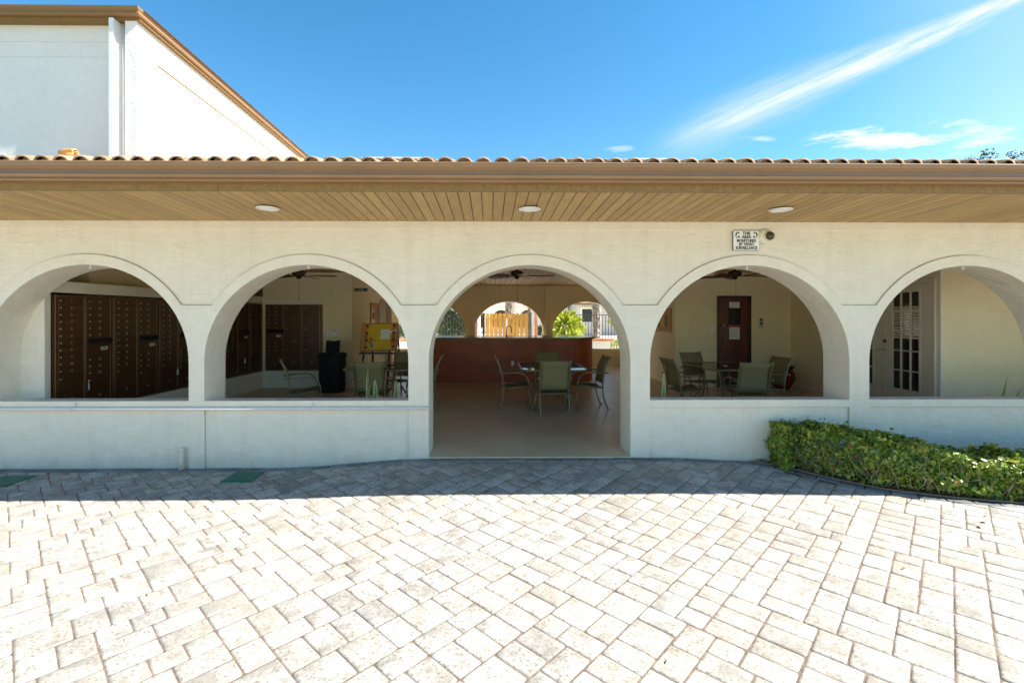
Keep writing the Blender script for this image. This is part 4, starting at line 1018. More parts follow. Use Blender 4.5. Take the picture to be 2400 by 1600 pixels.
# ------------------------------------------------------------------ ground, pavers
def ssm(a, b, x): t = min(1, max(0, (x - a) / (b - a))); return t * t * (3 - 2 * t)
GZ = -0.125
def gh(x, y):
    dx_ = abs(x - .55); f = 1 - ssm(1.15, 3.0 if x < .5 else 3.6, dx_); g_ = 1 - ssm(-.05, 1.7, -y)
    return GZ + .105 * f * g_ + .02 * max(0, min(1, (x - 2) / 3)) + (.0 if y < 0 else 0)
# hedge bed front line
BED = [(3.0, -.02), (3.25, -.13), (3.6, -.52), (3.9, -.80), (4.35, -1.02), (4.85, -1.17), (5.6, -1.32), (7.0, -1.5), (9.6, -1.7)]
def bedy(x):
    if x < 3.0: return 0.0
    for (a, b), (c_, d) in zip(BED, BED[1:]):
        if x <= c_: return b + (d - b) * (x - a) / (c_ - a)
    return BED[-1][1]
mb = MB(); U = .0775; GAP = .0012
NU = 208; height = np.zeros(NU, int); pieces = []; prng = random.Random(11)
while True:
    hmin = int(height.min())
    if hmin >= 208: break
    i0 = int(np.argmin(height)); i1 = i0
    while i1 < NU and height[i1] == hmin: i1 += 1
    g_ = i1 - i0
    if g_ < 2: height[i0:i1] += 1; continue
    wch = [w for w in (2, 3) if w <= g_ and (g_ - w) != 1] or [g_]
    w = prng.choices(wch, [1.0 if q == 2 else 1.5 for q in wch])[0]
    lf = height[i0 - 1] - hmin if i0 > 0 else 9; rt = height[i1] - hmin if i1 < NU else 9
    hs = [2, 3] if w == 3 else [2, 3, 3]
    h = prng.choice(hs)
    if w == 3 and h == 3 and prng.random() < .6: h = 2
    if w == 2 and h == 2 and prng.random() < .3: h = 3
    pieces.append((i0, hmin, w, h)); height[i0:i0 + w] += h
c45 = math.cos(R(45.5)); s45 = math.sin(R(45.5))
def rot(u, v): return (c45 * u - s45 * v, s45 * u + c45 * v)
def add_paver(mb, quad, zf, prnd, lift=0.0):
    # quad: 4 corners (x,y) ccw, rounded shoulders
    cx = sum(q[0] for q in quad) / 4; cy = sum(q[1] for q in quad) / 4
    hz = prnd.uniform(-.002, .002); tx = prnd.uniform(-.009, .009); ty = prnd.uniform(-.009, .009)
    v = []
    for inset, dz_ in ((0.0, -.03), (0.0004, -.0085), (.0025, -.0035), (.014, 0.0)):
        ring = []
        for k in range(4):
            a = Vector(quad[k - 1]); b = Vector(quad[k]); c_ = Vector(quad[(k + 1) % 4])
            e1 = (a - b).normalized(); e2 = (c_ - b).normalized()
            cb_ = b + (e1 + e2) * inset; r_ = .014
            ring += [cb_ + e1 * r_, cb_ + (e1 + e2) * r_ * .25, cb_ + e2 * r_]
        v += [(q.x, q.y, zf(q.x, q.y) + lift + dz_ + hz + .004*math.sin(q.x*5+q.y*3)*0 + tx * (q.x - cx) + ty * (q.y - cy)) for q in ring]
    n = 12; f = [(r_ * n + k, r_ * n + (k + 1) % n, (r_ + 1) * n + (k + 1) % n, (r_ + 1) * n + k) for r_ in range(3) for k in range(n)] + [tuple(3 * n + k for k in range(n))]
    b0 = len(mb.v); mb.v += v
    for ff in f[:-1]: mb.f.append(tuple(b0 + i for i in ff)); mb.m.append(0); mb.sm.append(True)
    mb.f.append(tuple(b0 + i for i in f[-1])); mb.m.append(0); mb.sm.append(True)
for (i, j, w, h) in pieces:
    u0, v0 = (i - NU / 2) * U, (j - NU / 2) * U; u1, v1 = u0 + w * U, v0 + h * U
    u0, u1, v0, v1 = v0, v1, u0, u1
    q = [rot(u0 + GAP, v0 + GAP), rot(u1 - GAP, v0 + GAP), rot(u1 - GAP, v1 - GAP), rot(u0 + GAP, v1 - GAP)]
    q = [(x + .07 + prng.uniform(-.0016, .0016), y - 2.6 + prng.uniform(-.0016, .0016)) for x, y in q]
    cx = sum(a[0] for a in q) / 4; cy = sum(a[1] for a in q) / 4
    if cy < -5.4 or cx < -8.2 or cx > 8.2: continue
    ym = min(bedy(x_) for x_, _ in q)
    if cy > (ym + .02 if cx > 2.9 else .03): continue
    add_paver(mb, q, gh, prng)
lab(mb.build('patio_paving', M['paver'], fix=False), kind='structure')
# border pavers following the wall and the bed
path = [(-8.6, -.055), (3.0, -.055)] + [(x, y - .06) for x, y in BED[1:]]
pts = []
for (a, b) in zip(path, path[1:]):
    L = math.hypot(b[0] - a[0], b[1] - a[1]); n = max(1, int(L / .05))
    pts += [(a[0] + (b[0] - a[0]) * k / n, a[1] + (b[1] - a[1]) * k / n) for k in range(n)]
for _ in range(6): pts = [pts[0]] + [((pts[i - 1][0] + pts[i][0] * 2 + pts[i + 1][0]) / 4, (pts[i - 1][1] + pts[i][1] * 2 + pts[i + 1][1]) / 4) for i in range(1, len(pts) - 1)] + [pts[-1]]
mb = MB(); d = 0; seg = 0.0; i = 0
acc = [0]
for a, b in zip(pts, pts[1:]): acc.append(acc[-1] + math.hypot(b[0] - a[0], b[1] - a[1]))
def on_path(s):
    k = int(np.searchsorted(acc, s)); k = min(max(1, k), len(pts) - 1); t = (s - acc[k - 1]) / (acc[k] - acc[k - 1]); a, b = Vector(pts[k - 1]), Vector(pts[k])
    return a.lerp(b, t), (b - a).normalized()
s_ = 0.0
while s_ < acc[-1] - .3:
    L = .20; p0, d0 = on_path(s_ + .003); p1, d1 = on_path(s_ + L - .003); hw = .052
    n0 = Vector((d0.y, -d0.x)); n1_ = Vector((d1.y, -d1.x))
    if True:
        q = [tuple(p0 + n0 * hw), tuple(p1 + n1_ * hw), tuple(p1 - n1_ * hw), tuple(p0 - n0 * hw)]
        add_paver(mb, q, gh, prng, .010)
    s_ += L
lab(mb.build('path_border', M['border'], fix=False), kind='structure')
# joint sand bed as a height sheet under the pavers
mb = MB(); xs = np.linspace(-8.6, 9.6, 92); ysg = np.linspace(-5.6, 0.0, 30)
v = [(x, y, gh(x, y) - .0050) for y in ysg for x in xs]; nx = len(xs)
mb.add(v, [(j * nx + i, j * nx + i + 1, (j + 1) * nx + i + 1, (j + 1) * nx + i) for j in range(len(ysg) - 1) for i in range(nx - 1)], 0, True)
lab(mb.build('paving_joints', M['joint'], fix=False), kind='structure')
# ground to the horizon, paved light court behind the viewer, court beyond the back arcade
m, t, p = new_mat('court paving'); v = coord(t); f = noise(t, v, 1.5, 6, .7); c = ramp(t, f, [(.3, (.60, .57, .50)), (.7, (.70, .67, .60))]); t.links.new(c, p.inputs['Base Color']); p.inputs['Roughness'].default_value = .9; M['court'] = m
m, t, p = new_mat('lawn'); v = coord(t); f = noise(t, v, 3, 6, .7); c = ramp(t, f, [(.3, (.06, .10, .025)), (.7, (.13, .17, .05))]); t.links.new(c, p.inputs['Base Color']); p.inputs['Roughness'].default_value = .95; M['lawn'] = m
mb = MB(); mb.add([(-900, -900, -.30), (900, -900, -.30), (900, 1500, -.30), (-900, 1500, -.30)], [(0, 1, 2, 3)]); lab(mb.build('ground', M['lawn'], fix=False), kind='structure')
mb = MB(); mb.box(-16, 16, -20, -5.6, -.29, -.13); mb.box(-14, 16, 10.2, 44, -.29, -.02); mb.box(9.6, 16, -5.6, 10.2, -.29, -.13); mb.box(-16, -8.6, -5.6, .0, -.29, -.14); lab(mb.build('court_paving', M['court']), kind='structure')

# green valve box lids
for (cs_, lb) in (([(519.6, 1126.4), (589, 1125.7), (621, 1103.6), (546, 1105)], 'green irrigation box lid in the paving near the wall centre left'), ([(-70, 1135), (14, 1133), (93, 1109.6), (5, 1112)], 'green irrigation box lid at the far left edge of the paving')):
    q = []
    for px, py in cs_:
        dep = (1.6 - GZ - .004) * FPX / (py - 742); w = at(px, py, dep + CAM.y); q.append((w.x, w.y))
    xs_ = sorted(a[0] for a in q); ya, yb = min(q[0][1], q[1][1]), max(q[2][1], q[3][1]); yb = min(yb, -.12)
    xa, xb = (q[0][0] + q[3][0]) / 2, (q[1][0] + q[2][0]) / 2
    t_ = empty('valve_box', ((xa + xb) / 2, (ya + yb) / 2, GZ + .004), 0, lb, 'valve box', 'green valve boxes in the paving')
    hw_, hh_ = (xb - xa) / 2, (yb - ya) / 2
    mb = MB(); mb.cbox(-hw_, hw_, -hh_, hh_, -.03, .006, .003); mb.build('rim', M['green'], t_)
    mb = MB(); mb.cbox(-hw_ + .018, hw_ - .018, -hh_ + .018, hh_ - .018, .0065, .011, .002)
    for k in range(5): mb.box(-hw_ + .04, hw_ - .04, -hh_ + .04 + k * (hh_ * 2 - .08) / 5, -hh_ + .048 + k * (hh_ * 2 - .08) / 5, .0112, .014)
    mb.build('lid', M['green'], t_)

# ------------------------------------------------------------------ mulch bed and hedge
mb = MB(); xs = np.linspace(3.0, 9.6, 70); rows = 9; v = []
for x in xs:
    y1_ = bedy(x)
    for k in range(rows): t = k / (rows - 1); y = y1_ * (1 - t); v.append((x, y, gh(x, y) + .012 + .03 * math.sin(math.pi * min(1, t * 1.2 + .08)) * min(1, -y1_ * 3) + rng.uniform(-.004, .004)))
mb.add(v, [(i * rows + k, (i + 1) * rows + k, (i + 1) * rows + k + 1, i * rows + k + 1) for i in range(len(xs) - 1) for k in range(rows - 1)], 0, True)
lab(mb.build('mulch_bed', M['mulch'], fix=False), kind='structure')
mb = MB(); pp = [Vector((x, y - .002, gh(x, y) + .016)) for x, y in BED]; mb.tube(pp, .009, 6)
lab(mb.build('bed_edging', plain('brown edging', (.26, .16, .09), .8)), 'thin brown edging strip between hedge bed and grey border pavers', 'edging')

def leaf_cloud(name, mat, centres, normals, size, parent, seed=1, asp=.55, shape=6):
    r = np.random.RandomState(seed); n = len(centres); c_ = np.array(centres); nm = np.array(normals) + r.normal(0, .55, (n, 3)); nm /= np.linalg.norm(nm, axis=1)[:, None]
    a = r.normal(0, 1, (n, 3)); a -= (a * nm).sum(1)[:, None] * nm; a /= np.linalg.norm(a, axis=1)[:, None]; b = np.cross(nm, a)
    L = (size * r.uniform(.5, 1.4, n))[:, None]; Wd = L * asp
    prof_ = [(0, 0, 0), (.35, .42, .06), (.75, .5, .05), (1.0, 0, -.06), (.75, -.5, .05), (.35, -.42, .06)]
    V = np.stack([c_ + a * L * (q[0] - .5) + b * Wd * q[1] + nm * L * q[2] for q in prof_], 1).reshape(-1, 3)
    idx = np.arange(n) * 6; F = np.concatenate([np.stack([idx, idx + 1, idx + 2, idx + 3], 1), np.stack([idx, idx + 3, idx + 4, idx + 5], 1)])
    me = bpy.data.meshes.new(name); me.from_pydata(V.tolist(), [], F.tolist()); me.materials.append(mat)
    me.polygons.foreach_set('use_smooth', [True] * len(F)); me.update()
    o = bpy.data.objects.new(name, me); C.objects.link(o)
    if parent: o.parent = parent
    return o
hedge = empty('clipped_hedge', (0, 0, 0), 0, 'low clipped green hedge curving out from the wall at the right', 'hedge')
hr = np.random.RandomState(5); hc, hn, twigs = [], [], []
def hh(x):                         # top height over the ground along the hedge
    return .50 * ssm(3.17, 3.28, x) * (1 - .28 * ssm(4.0, 4.6, x)) + .02 * math.sin(x * 9) + .015 * math.sin(x * 23)
def yf(x): return bedy(x) - .0 + .05 if x > 3.3 else -.12
def yb(x): return min(-.04, yf(x) + .62 + .1 * ssm(5, 6, x)) if x > 3.3 else -.03
N = 27000
while len(hc) < N:
    x = 3.18 + hr.beta(1, 1.1) * 4.4; h = hh(x); y0_, y1_ = yf(x), yb(x)
    s = hr.uniform(); base_z = gh(x, y0_)
    depth_in = abs(hr.normal(0, .035))
    if s < .47:   # front face
        z = hr.uniform(.03, 1) ** .85 * h; bul = .05 * math.sin(math.pi * z / max(.1, h)) + .03 * math.sin(x * 7 + z * 20) + .02 * math.sin(x * 19 - z * 31)
        p_ = (x, y0_ - bul + depth_in, base_z + z); n_ = (0, -1, .45)
        if z < .07 and hr.uniform() < .4: continue
    elif s < .93:
        y = hr.uniform(y0_, y1_); rnd = .06 * (abs((y - (y0_ + y1_) / 2) / ((y1_ - y0_) / 2 + 1e-3))) ** 4
        p_ = (x, y, base_z + h - rnd + .022 * math.sin(x * 13 + y * 17) + .015 * math.sin(x * 31 + y * 11) - depth_in + max(0, hr.normal(-.02, .03))); n_ = (0, -.1, 1)
    else:
        y = hr.uniform(y0_, y1_); z = hr.uniform(.05, 1) * hh(3.4)
        p_ = (3.19 + depth_in + .03 * math.sin(z * 20), hr.uniform(-.32, -.03), gh(3.2, 0) + z); n_ = (-1, -.4, .3)
    if hr.uniform() < .22 * (math.sin(x * 11 + p_[2] * 25) > .55): continue
    hc.append(p_); hn.append(n_)
leaf_cloud('foliage', M['hedgeleaf'], hc, hn, .046, hedge, 4)
mb = MB(); r_ = random.Random(9)
for k in range(360):
    x = 3.22 + 4.3 * r_.random(); y = r_.uniform(yf(x) - .06, yf(x) + .15); y = min(y, -.04); z0 = gh(x, y); h = hh(x)
    p = Vector((x, y + .04, z0)); L = r_.uniform(.5, .95) * h; pts_ = [p]; d = Vector((r_.uniform(-.5, .5), r_.uniform(-.45, .15), 1)).normalized()
    for s in range(4): d = (d + Vector((r_.uniform(-.55, .55), r_.uniform(-.35, .3), r_.uniform(-.25, .25)))).normalized(); pts_.append(pts_[-1] + d * L / 4)
    mb.tube(pts_, [.006, .005, .0045, .0035, .002], 4, caps=False)
mb.build('twigs', M['twig'], hedge, fix=False)
lc, ln = [], []
for k in range(1500):
    x = 3.05 + 4.6 * hr.uniform(); y = bedy(x) + abs(hr.normal(0, .09)) + .01
    if y > -.01: continue
    lc.append((x, y, gh(x, y) + .03 + hr.uniform(0, .012))); ln.append((0, 0, 2.5))
lab(leaf_cloud('leaf_litter', M['litter'], lc, ln, .038, None, 8), 'brown fallen leaves under the hedge', 'leaf litter', kind='stuff')
# few stray leaves on the paving
fl = [(5.2, 2310, 1222), (0, 2295, 1247), (0, 2302, 1235), (0, 1560, 1553), (0, 343, 1388), (0, 2120, 1342), (0, 575, 1243)]
for k, (_, px, py) in enumerate(fl):
    dep = (1.6 - GZ) * FPX / (py - 742); w = at(px, py, dep + CAM.y); mb = MB(); leaf_blade(mb, (-.018, 0, .004), (.018, .006, .004), .018, (0, 0, .008), 4)
    lab(mb.build('fallen_leaf', M['litter'], None, (w.x, w.y, gh(w.x, w.y)), (0, 0, k * 1.3), fix=False), ['dry leaf on the paving near the right picture edge, below the hedge', 'dry leaf on the paving farthest right, just below the hedge', 'dry leaf on the paving touching the one nearest the hedge', 'dry leaf near the bottom edge of the paving right of centre', 'dry leaf on the paving in the left foreground', 'dry leaf on the sunlit paving right of centre', 'dry leaf on the sunlit paving below the left valve box lid'][k], 'leaf', 'stray dry leaves on the paving')

# ------------------------------------------------------------------ white two-storey building, upper left
ub = empty('white_building', (0, 0, 0), 0, 'tall white stucco building with brown gutter rising behind the tiled roof', 'building')
UX, UY, UZ = -7.56, 4.99, 8.0
mb = MB(); mb.box(-26, UX, UY, 34, -.3, UZ - .08); mb.build('wall', M['upper'], ub)
mb = MB(); mb.box(UX - .24, UX, UY - .18, UY - .002, 3.5, UZ - .082); mb.build('corner_pilaster', M['upper'], ub)
def ringprof(mb, x1, y0, outs):
    # L shaped run: front (along -X) and side (along +Y) mitred at the corner
    n = len(outs); v = []
    for (o, z) in outs: v.append((-26, y0 - o * 1.38, z))
    for (o, z) in outs: v.append((x1 + o * .6, y0 - o * 1.38, z))
    for (o, z) in outs: v.append((x1 + o * .6, 34, z))
    f = []
    for s in (0, n):
        for i in range(n): f.append((s + i, s + (i + 1) % n, s + n + (i + 1) % n, s + n + i))
    f += [tuple(range(n)), tuple(range(2 * n, 3 * n))]
    mb.add(v, f)
mb = MB(); ringprof(mb, UX, UY, [(0, UZ - .079), (.15, UZ - .079), (.15, UZ + .10), (0, UZ + .10)]); mb.build('fascia', M['fascia'], ub)
mb = MB(); ringprof(mb, UX, UY, [(.152, UZ - .03), (.20, UZ - .03), (.235, UZ), (.225, UZ + .05), (.255, UZ + .085), (.265, UZ + .13), (.25, UZ + .135), (.152, UZ + .08)]); mb.build('gutter', M['gutter'], ub)
mb = MB(); mb.add([(-26, UY - .2, UZ + .12), (UX + .2, UY - .2, UZ + .12), (UX + .2, 34, UZ + .12), (-26, 34, UZ + .12), (-18, UY + 6, UZ + 1.6), (UX - 5, UY + 6, UZ + 1.6), (UX - 5, 28, UZ + 1.6), (-18, 28, UZ + 1.6)], [(0, 1, 5, 4), (1, 2, 6, 5), (2, 3, 7, 6), (3, 0, 4, 7), (4, 5, 6, 7)]); mb.build('roof', M['tile'], ub)
mb = MB(); mb.box(UX + .0005, UX + .018, UY + .45, 34, 7.29, 7.315); mb.build('control_joint', M['fascia'], ub)
mb = MB(); mb.box(-26, UX - .42, UY - .006, UY - .001, 7.55, 7.565); mb.box(-26, UX - .42, UY - .006, UY - .001, 7.22, 7.235); mb.build('stucco_joint', plain('tan joint', (.72, .66, .56), .9), ub)
xd = at(279, 200, UY - .1).x; mb = MB(); mb.cbox(xd - .07, xd + .03, UY - .30, UY - .004, 3.6, UZ - .082, .008); mb.tube([(xd + .075, UY - .075, 3.6), (xd + .075, UY - .075, UZ - .09)], .016, 8); mb.build('downspout', M['white'], ub)  # box made extra deep to keep a stray sun patch off the front wall

# ------------------------------------------------------------------ beyond the back arcade
bf = empty('far_arcade_building', (0, 0, 0), 0, 'distant white arcade building seen over the wooden gate', 'building')
YF = 39.5
mb = MB(); wall_arches(mb, [-4.0 + 2.53 * k for k in range(5)], .95, 1.15, YF, YF + .4, 3.2, -12, 7.4, .55); mb.build('wall', M['farwhite'], bf)
mb = MB(); mb.box(-12, 7.4, YF - .9, YF - .02, 2.66, 2.75); mb.build('soffit', M['soffit'], bf)
mb = MB(); mb.box(-12, 7.4, YF - .96, YF - .9, 2.66, 2.95); mb.build('fascia', M['farwhite'], bf)
mb = MB(); mb.add([(-12, YF - 1, 2.95), (7.4, YF - 1, 2.95), (7.4, YF + 6, 5.2), (-12, YF + 6, 5.2)], [(0, 1, 2, 3)]); mb.build('roof', M['tile'], bf)
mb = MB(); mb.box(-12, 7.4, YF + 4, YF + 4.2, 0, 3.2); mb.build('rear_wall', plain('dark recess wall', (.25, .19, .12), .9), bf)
bg_ = empty('far_grey_house', (0, 0, 0), 0, 'grey house with dark framed window behind the black railing', 'building')
YG = 36.0
mb = MB(); mb.box(7.6, 24, YG, YG + 8, -.2, 2.9); mb.build('wall', M['fargrey'], bg_)
a = at(1364, 754, YG); b = at(1389, 724, YG)
wnd = MB(); wnd.box(a.x, b.x, YG - .03, YG - .005, a.z, b.z); wn = wnd.build('window', plain('dark window pane', (.012, .014, .01), .5, var=.2), bg_)
mb = MB(); mb.box(a.x - .12, b.x + .12, YG - .06, YG - .001, b.z + .002, b.z + .16); mb.box(a.x - .12, a.x - .002, YG - .06, YG - .001, a.z, b.z); mb.box(b.x + .002, b.x + .12, YG - .06, YG - .001, a.z, b.z); mb.build('frame', M['niche'], wn)
mb = MB(); mb.box(7.4, 24, YG - 1.2, YG, 2.62, 2.75); mb.build('eave', M['fascia'], bg_)
mb = MB(); mb.add([(7.4, YG - 1.3, 2.78), (24, YG - 1.3, 2.78), (24, YG + 4, 4.6), (7.4, YG + 4, 4.6)], [(0, 1, 2, 3)]); mb.build('roof', M['tile'], bg_)

# wooden picket gate
YT = 16.0
g_ = empty('picket_gate', (0, YT, 0), 0, 'amber wooden picket gate with round topped boards seen over the bar', 'gate')
xa = at(1137, 760, YT).x; xb = at(1238, 760, YT).x; zt = at(1190, 733.5, YT).z; npk = 10; pw = (xb - xa) / npk
for k in range(npk):
    mb = MB(); x0 = xa + k * pw + .012; x1_ = xa + (k + 1) * pw - .012; c_ = (x0 + x1_) / 2; hw = (x1_ - x0) / 2
    mb.prism([(x0, 0.05), (x1_, 0.05), (x1_, zt - .07), (c_ + hw * .7, zt - .015), (c_ + hw * .3, zt), (c_ - hw * .3, zt), (c_ - hw * .7, zt - .015), (x0, zt - .07)], -.02, 0); mb.build('picket', M['gate'], g_)
mb = MB(); zr_ = at(1190, 746, YT).z; mb.cbox(xa, xb, -.055, -.021, zr_ - .04, zr_ + .02, .004); mb.cbox(xa, xb, -.055, -.021, .3, .38, .004); mb.build('rail', M['gate'], g_)
for px0, px1, nm, mt, zz, lb, ct, YY in ((1131, 1136, 'gate_post', M['fanbody'], 1.72, 'dark post left of the amber gate', 'post', 16.1), (1239, 1246, 'gate_post', plain('weathered post', (.22, .17, .09), .8), 1.72, 'weathered post right of the amber gate', 'post', 16.1),
        (1119, 1126, 'white_post', M['farwhite'], 2.3, 'white square post left of the amber gate', 'post', 16.6), (1247, 1252, 'white_post', M['farwhite'], 2.4, 'white square post right of the amber gate', 'post', 16.6),
        (1100, 1118, 'brick_pier', M['brick'], 2.2, 'orange brick pier left of the white post beyond the bar', 'pier', 17.2), (1252.5, 1259.5, 'brick_pier', M['brick'], 2.4, 'orange brick pier right of the amber gate beyond the bar', 'pier', 17.2)):
    x0, x1_ = at(px0, 760, YY).x, at(px1, 760, YY).x; mb = MB(); mb.cbox(x0, x1_, YY, YY + .25, -.02, zz, .01); mb.cbox(x0 - .02, x1_ + .02, YY - .02, YY + .27, zz + .001, zz + .05, .01)
    lab(mb.build(nm, mt), lb, ct, {'post': 'posts beside the amber gate', 'pier': 'brick piers beside the amber gate'}[ct])

# palms
def palm(px, Y, wpx, label, hh_=5.2, lean=0.0, seed=0):
    p_ = at(px, 742, Y); dep = Y - CAM.y; r0 = wpx / 2 * dep / FPX; rr = random.Random(seed)
    t_ = empty('palm_tree', (p_.x, Y, -.05), 0, label, 'palm', 'palm trees beyond the pavilion')
    mb = MB(); nz = 46; n = 16; v = []
    for i in range(nz + 1):
        z = hh_ * i / nz; rad = r0 * (1 + .12 * math.sin(z * 1.5 + seed))
        for k in range(n):
            a = 2 * math.pi * k / n; jag = 1 + rr.uniform(-.09, .13) + .08 * (1 if (i + k // 2) % 3 == 0 else 0)
            v.append((lean * z + rad * jag * math.cos(a), rad * jag * math.sin(a), z))
    mb.add(v, [(i * n + k, i * n + (k + 1) % n, (i + 1) * n + (k + 1) % n, (i + 1) * n + k) for i in range(nz) for k in range(n)]); mb.build('trunk', M['bark'], t_, fix=False)
    mb = MB()
    for f in range(16):
        a = 6.28 * f / 16 + rr.uniform(-.2, .2); el = rr.uniform(-.2, 1.0); L = 1.7
        prev = Vector((lean * hh_, 0, hh_))
        for s in range(9):
            t = (s + 1) / 9; rad = L * t; zz = hh_ + math.sin(el) * rad - .9 * t * t * 1.2; q = Vector((lean * hh_ + rad * math.cos(a), rad * math.sin(a), zz))
            sd = Vector((-math.sin(a), math.cos(a), 0)); w = .55 * math.sin(math.pi * (t * .85 + .1))
            for g in (-1, 1):
                for h_ in range(3): b0 = prev.lerp(q, h_ / 3); mb.add([b0, b0 + (q - prev) * .12, b0 + sd * g * w + Vector((0, 0, -w * .45)) + (q - prev) * .8], [(0, 1, 2)])
            prev = q
    mb.build('crown', M['frond'], t_, fix=False)
palm(1196, 17.0, 26, 'thick shaggy palm trunk rising behind the amber gate', 4.8, seed=1)
palm(1242.5, 17.8, 13, 'thin palm trunk just right of the amber gate', 5.6, seed=2)
palm(1398, 15.8, 21, 'grey shaggy palm trunk in front of the black railing', 5.0, seed=3)

mb = MB(); pa = at(1187, 791, 15.6); mb.tube([(pa.x, 15.6, 0), (pa.x, 15.6, at(1187, 746, 15.6).z)], .035, 8); mb.tube([(pa.x, 15.55, at(1187, 772, 15.6).z), (pa.x, 15.45, at(1187, 772, 15.6).z)], .02, 6); mb.cbox(pa.x - .05, pa.x + .05, 15.53, 15.56, at(1187, 776, 15.6).z, at(1187, 766, 15.6).z, .005)
lab(mb.build('garden_stake', plain('weathered stake', (.42, .38, .32), .9)), 'weathered grey stake standing before the amber gate', 'stake')
# planter wall with brick cap and railing
YP = 14.4
x0, x1_ = at(1285, 790, YP).x, at(1560, 790, YP).x; zc0, zc1 = at(1400, 799, YP).z, at(1400, 793.5, YP).z
pw_ = empty('planter_wall', (0, YP, 0), 0, 'low white stucco wall with orange brick cap right of the bar', 'wall')
mb = MB(); mb.box(x0, 14, 0, .25, -.1, zc0 - .001); mb.build('wall', M['farwhite'], pw_); mb = MB(); mb.cbox(x0 - .03, 14, -.04, .29, zc0, zc1, .008); mb.build('cap', M['brick'], pw_)
pw2 = empty('planter_wall', (0, YP, 0), 0, 'low white stucco wall with orange brick cap behind the easel', 'wall')
q0 = at(880, 800, YP).x; q1 = at(1005, 800, YP).x; mb = MB(); mb.box(q0, q1, 0, .25, -.1, zc0 - .001); mb.build('wall', M['farwhite'], pw2); mb = MB(); mb.cbox(q0, q1, -.04, .29, zc0, zc1, .008); mb.build('cap', M['brick'], pw2)
def railing(pa, pb, Y, ztop, zbot, label, step):
    xa_, xb_ = at(pa, 740, Y).x, at(pb, 740, Y).x; r_ = empty('metal_railing', (0, Y, 0), 0, label, 'railing', 'dark metal railings beyond the pavilion')
    mb = MB(); mb.cbox(xa_, xb_, -.02, .02, ztop - .03, ztop, .004); mb.cbox(xa_, xb_, -.015, .015, zbot, zbot + .03, .004); mb.build('rail', M['metal'], r_)
    x = xa_
    while x < xb_ + .01: mb = MB(); mb.cbox(x - .012, x + .012, -.01, .01, zbot - .05, ztop - .031, .002); mb.build('baluster', M['metal'], r_); x += step
railing(1345, 1470, 15.0, at(1390, 737, 15.0).z, at(1390, 791, 15).z, 'dark metal railing in front of the grey house', .125)
railing(935, 1100, 16.5, at(1050, 737.5, 16.5).z, .55, 'dark metal railing among grey green foliage left of the bar', .14)

# strap leaf shrub
def strap_bush(px, pyc, rpx, Y, n, mat, label, name, seed, L=(.5, .8), w=.05, group=None):
    p_ = at(px, pyc, Y); dep = Y - CAM.y; rad = rpx * dep / FPX; rr = random.Random(seed)
    t_ = empty(name, (p_.x, Y, 0), 0, label, 'shrub', group)
    mb = MB()
    for k in range(n):
        th = rr.uniform(0, 6.28); ph = math.acos(rr.uniform(-.55, 1)); rr_ = rr.uniform(.25, .75) * rad
        d = Vector((math.sin(ph) * math.cos(th), math.sin(ph) * math.sin(th), math.cos(ph)))
        b = Vector((0, 0, p_.z)) + d * rr_; l = rr.uniform(*L) * rad; tip = b + d * l + Vector((0, 0, -l * rr.uniform(.1, .45)))
        leaf_blade(mb, b, tip, w * rr.uniform(.7, 1.2), (0, 0, l * .22), 5, twist=rr.uniform(-1.2, 1.2))
    mb.build('foliage', mat, t_, fix=False)
    mb = MB()
    for k in range(5): mb.tube([(rr.uniform(-.1, .1), rr.uniform(-.1, .1), 0), (rr.uniform(-.3, .3) * rad, rr.uniform(-.3, .3) * rad, p_.z)], .02, 6)
    mb.build('stem', M['twig'], t_)
strap_bush(1324, 768, 38, 14.0, 520, M['lime'], 'bright lime strap leaved shrub seen over the bar', 'lime_shrub', 1, w=.085)
strap_bush(1455, 752, 24, 13.8, 160, M['lime'], 'lime leaved shrub behind the right jamb of the doorway', 'lime_shrub', 6, w=.07)
strap_bush(1443, 808, 13, 13.6, 160, plain('variegated leaves', (.50, .52, .28), .5, var=.3, nscale=30), 'small pale variegated shrub before the low white wall', 'variegated_shrub', 4, w=.05)
# bamboo-like foliage masses left, as separate shrubs
def leafy(px, pyc, rxp, rzp, Y, n, size, label, seed, mat, group, name='leafy_shrub'):
    p_ = at(px, pyc, Y); dep = Y - CAM.y; rx, rz = rxp * dep / FPX, rzp * dep / FPX; r = np.random.RandomState(seed)
    t_ = empty(name, (p_.x, Y, 0), 0, label, 'shrub', group); cs_, ns_ = [], []
    while len(cs_) < n:
        d = r.normal(0, 1, 3); d /= np.linalg.norm(d); k = r.uniform(.55, 1.05) * (1 + .15 * math.sin(d[0] * 6 + seed) + .1 * math.sin(d[2] * 9))
        q = (d[0] * rx * k, d[1] * rx * .6 * k, p_.z + d[2] * rz * k)
        if q[2] < .05: continue
        cs_.append(q); ns_.append(tuple(d))
    leaf_cloud('foliage', mat, cs_, ns_, size, t_, seed, .22)
    mb = MB(); rr = random.Random(seed)
    for k in range(9): mb.tube([(rr.uniform(-.4, .4) * rx, rr.uniform(-.2, .2), 0), (rr.uniform(-.7, .7) * rx, rr.uniform(-.3, .3), p_.z + rz * rr.uniform(0, .6))], .015, 5)
    mb.build('stem', M['twig'], t_)
GB = 'leafy shrubs beyond the left of the bar'
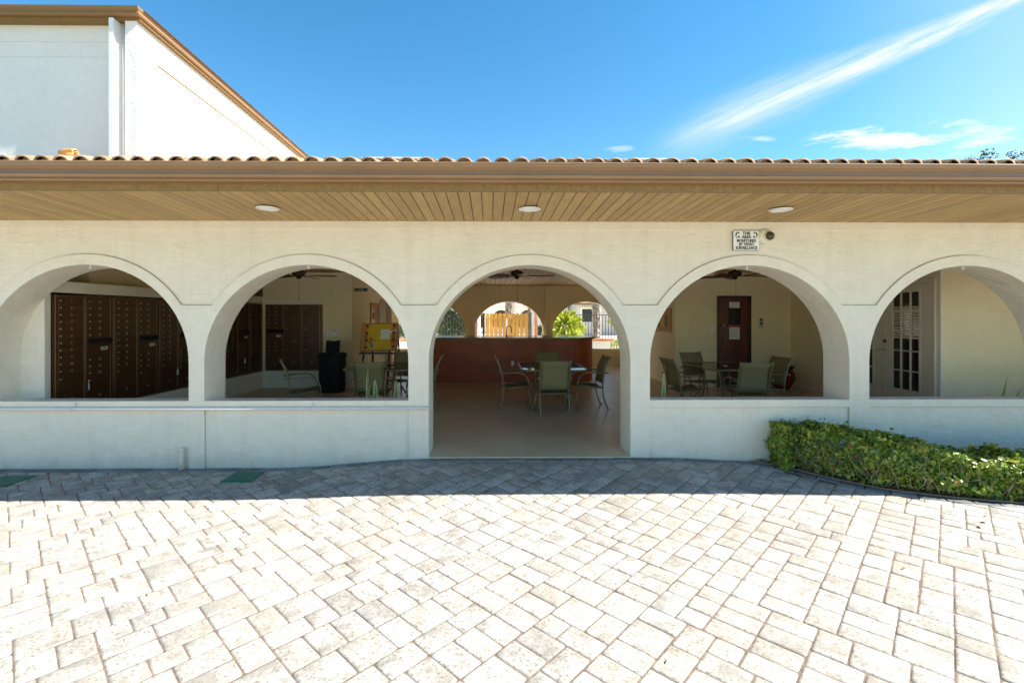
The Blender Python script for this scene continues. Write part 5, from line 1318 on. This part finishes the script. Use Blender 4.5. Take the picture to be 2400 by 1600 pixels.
leafy(1050, 760, 42, 38, 17.6, 3400, .17, 'tall grey green leafy shrub beyond the left end of the bar', 3, M['bamboo'], GB)
leafy(1092, 770, 26, 34, 18.4, 1600, .16, 'grey green shrub next to the brick pier beyond the bar', 4, M['bamboo'], GB)
leafy(945, 765, 34, 34, 17.5, 2400, .16, 'leafy shrub seen past the easel through the back arcade', 5, M['bamboo'], GB)
leafy(1268, 778, 12, 16, 19.5, 700, .15, 'dark green shrub right of the brick pier', 6, M['treeleaf'], GB)

# far tree tops over the roof at the right
def tree(x, Y, h, r0, n, label, seed):
    rr = random.Random(seed); r = np.random.RandomState(seed); t_ = empty('leafy_tree', (x, Y, -.3), 0, label, 'tree', 'trees rising behind the roof at the right')
    mb = MB(); mb.tube([(0, 0, 0), (.1, 0, h * .4), (0, .1, h * .72)], [.28, .2, .1], 10); cl_ = []
    for k in range(11):
        a = rr.uniform(0, 6.28); q = Vector((r0 * rr.uniform(.3, 1) * math.cos(a), r0 * rr.uniform(.3, 1) * math.sin(a), h * rr.uniform(.72, .97))); mb.tube([(0.05, 0, h * rr.uniform(.4, .62)), (q.x * .5, q.y * .5, q.z - .5), tuple(q)], [.09, .05, .015], 6); cl_.append(q)
    mb.build('trunk', M['twig'], t_); cs_, ns_ = [], []
    for q in cl_:
        for _ in range(n // 11): d = r.normal(0, 1, 3); d /= np.linalg.norm(d); k = r.uniform(.3, 1) * r0 * .33; cs_.append((q.x + d[0] * k, q.y + d[1] * k, q.z + d[2] * k * .7)); ns_.append(tuple(d))
    leaf_cloud('crown', M['treeleaf'], cs_, ns_, .16, t_, seed, .5)
def ztop(py, Y): return 1.6 + (742 - py) / FPX * (Y - CAM.y)
for (px, py, Y, lb, sd) in ((2247, 352, 24, 'tree with sparse top just showing over the right part of the roof', 1), (2335, 352, 27, 'second sparse tree top just showing over the roof right of the first', 2), (2408, 328, 22, 'tree top at the right edge of the picture above the roof', 3)):
    tree(at(px, 700, Y).x, Y, ztop(py, Y) + .1, 1.9, 1100, lb, sd)
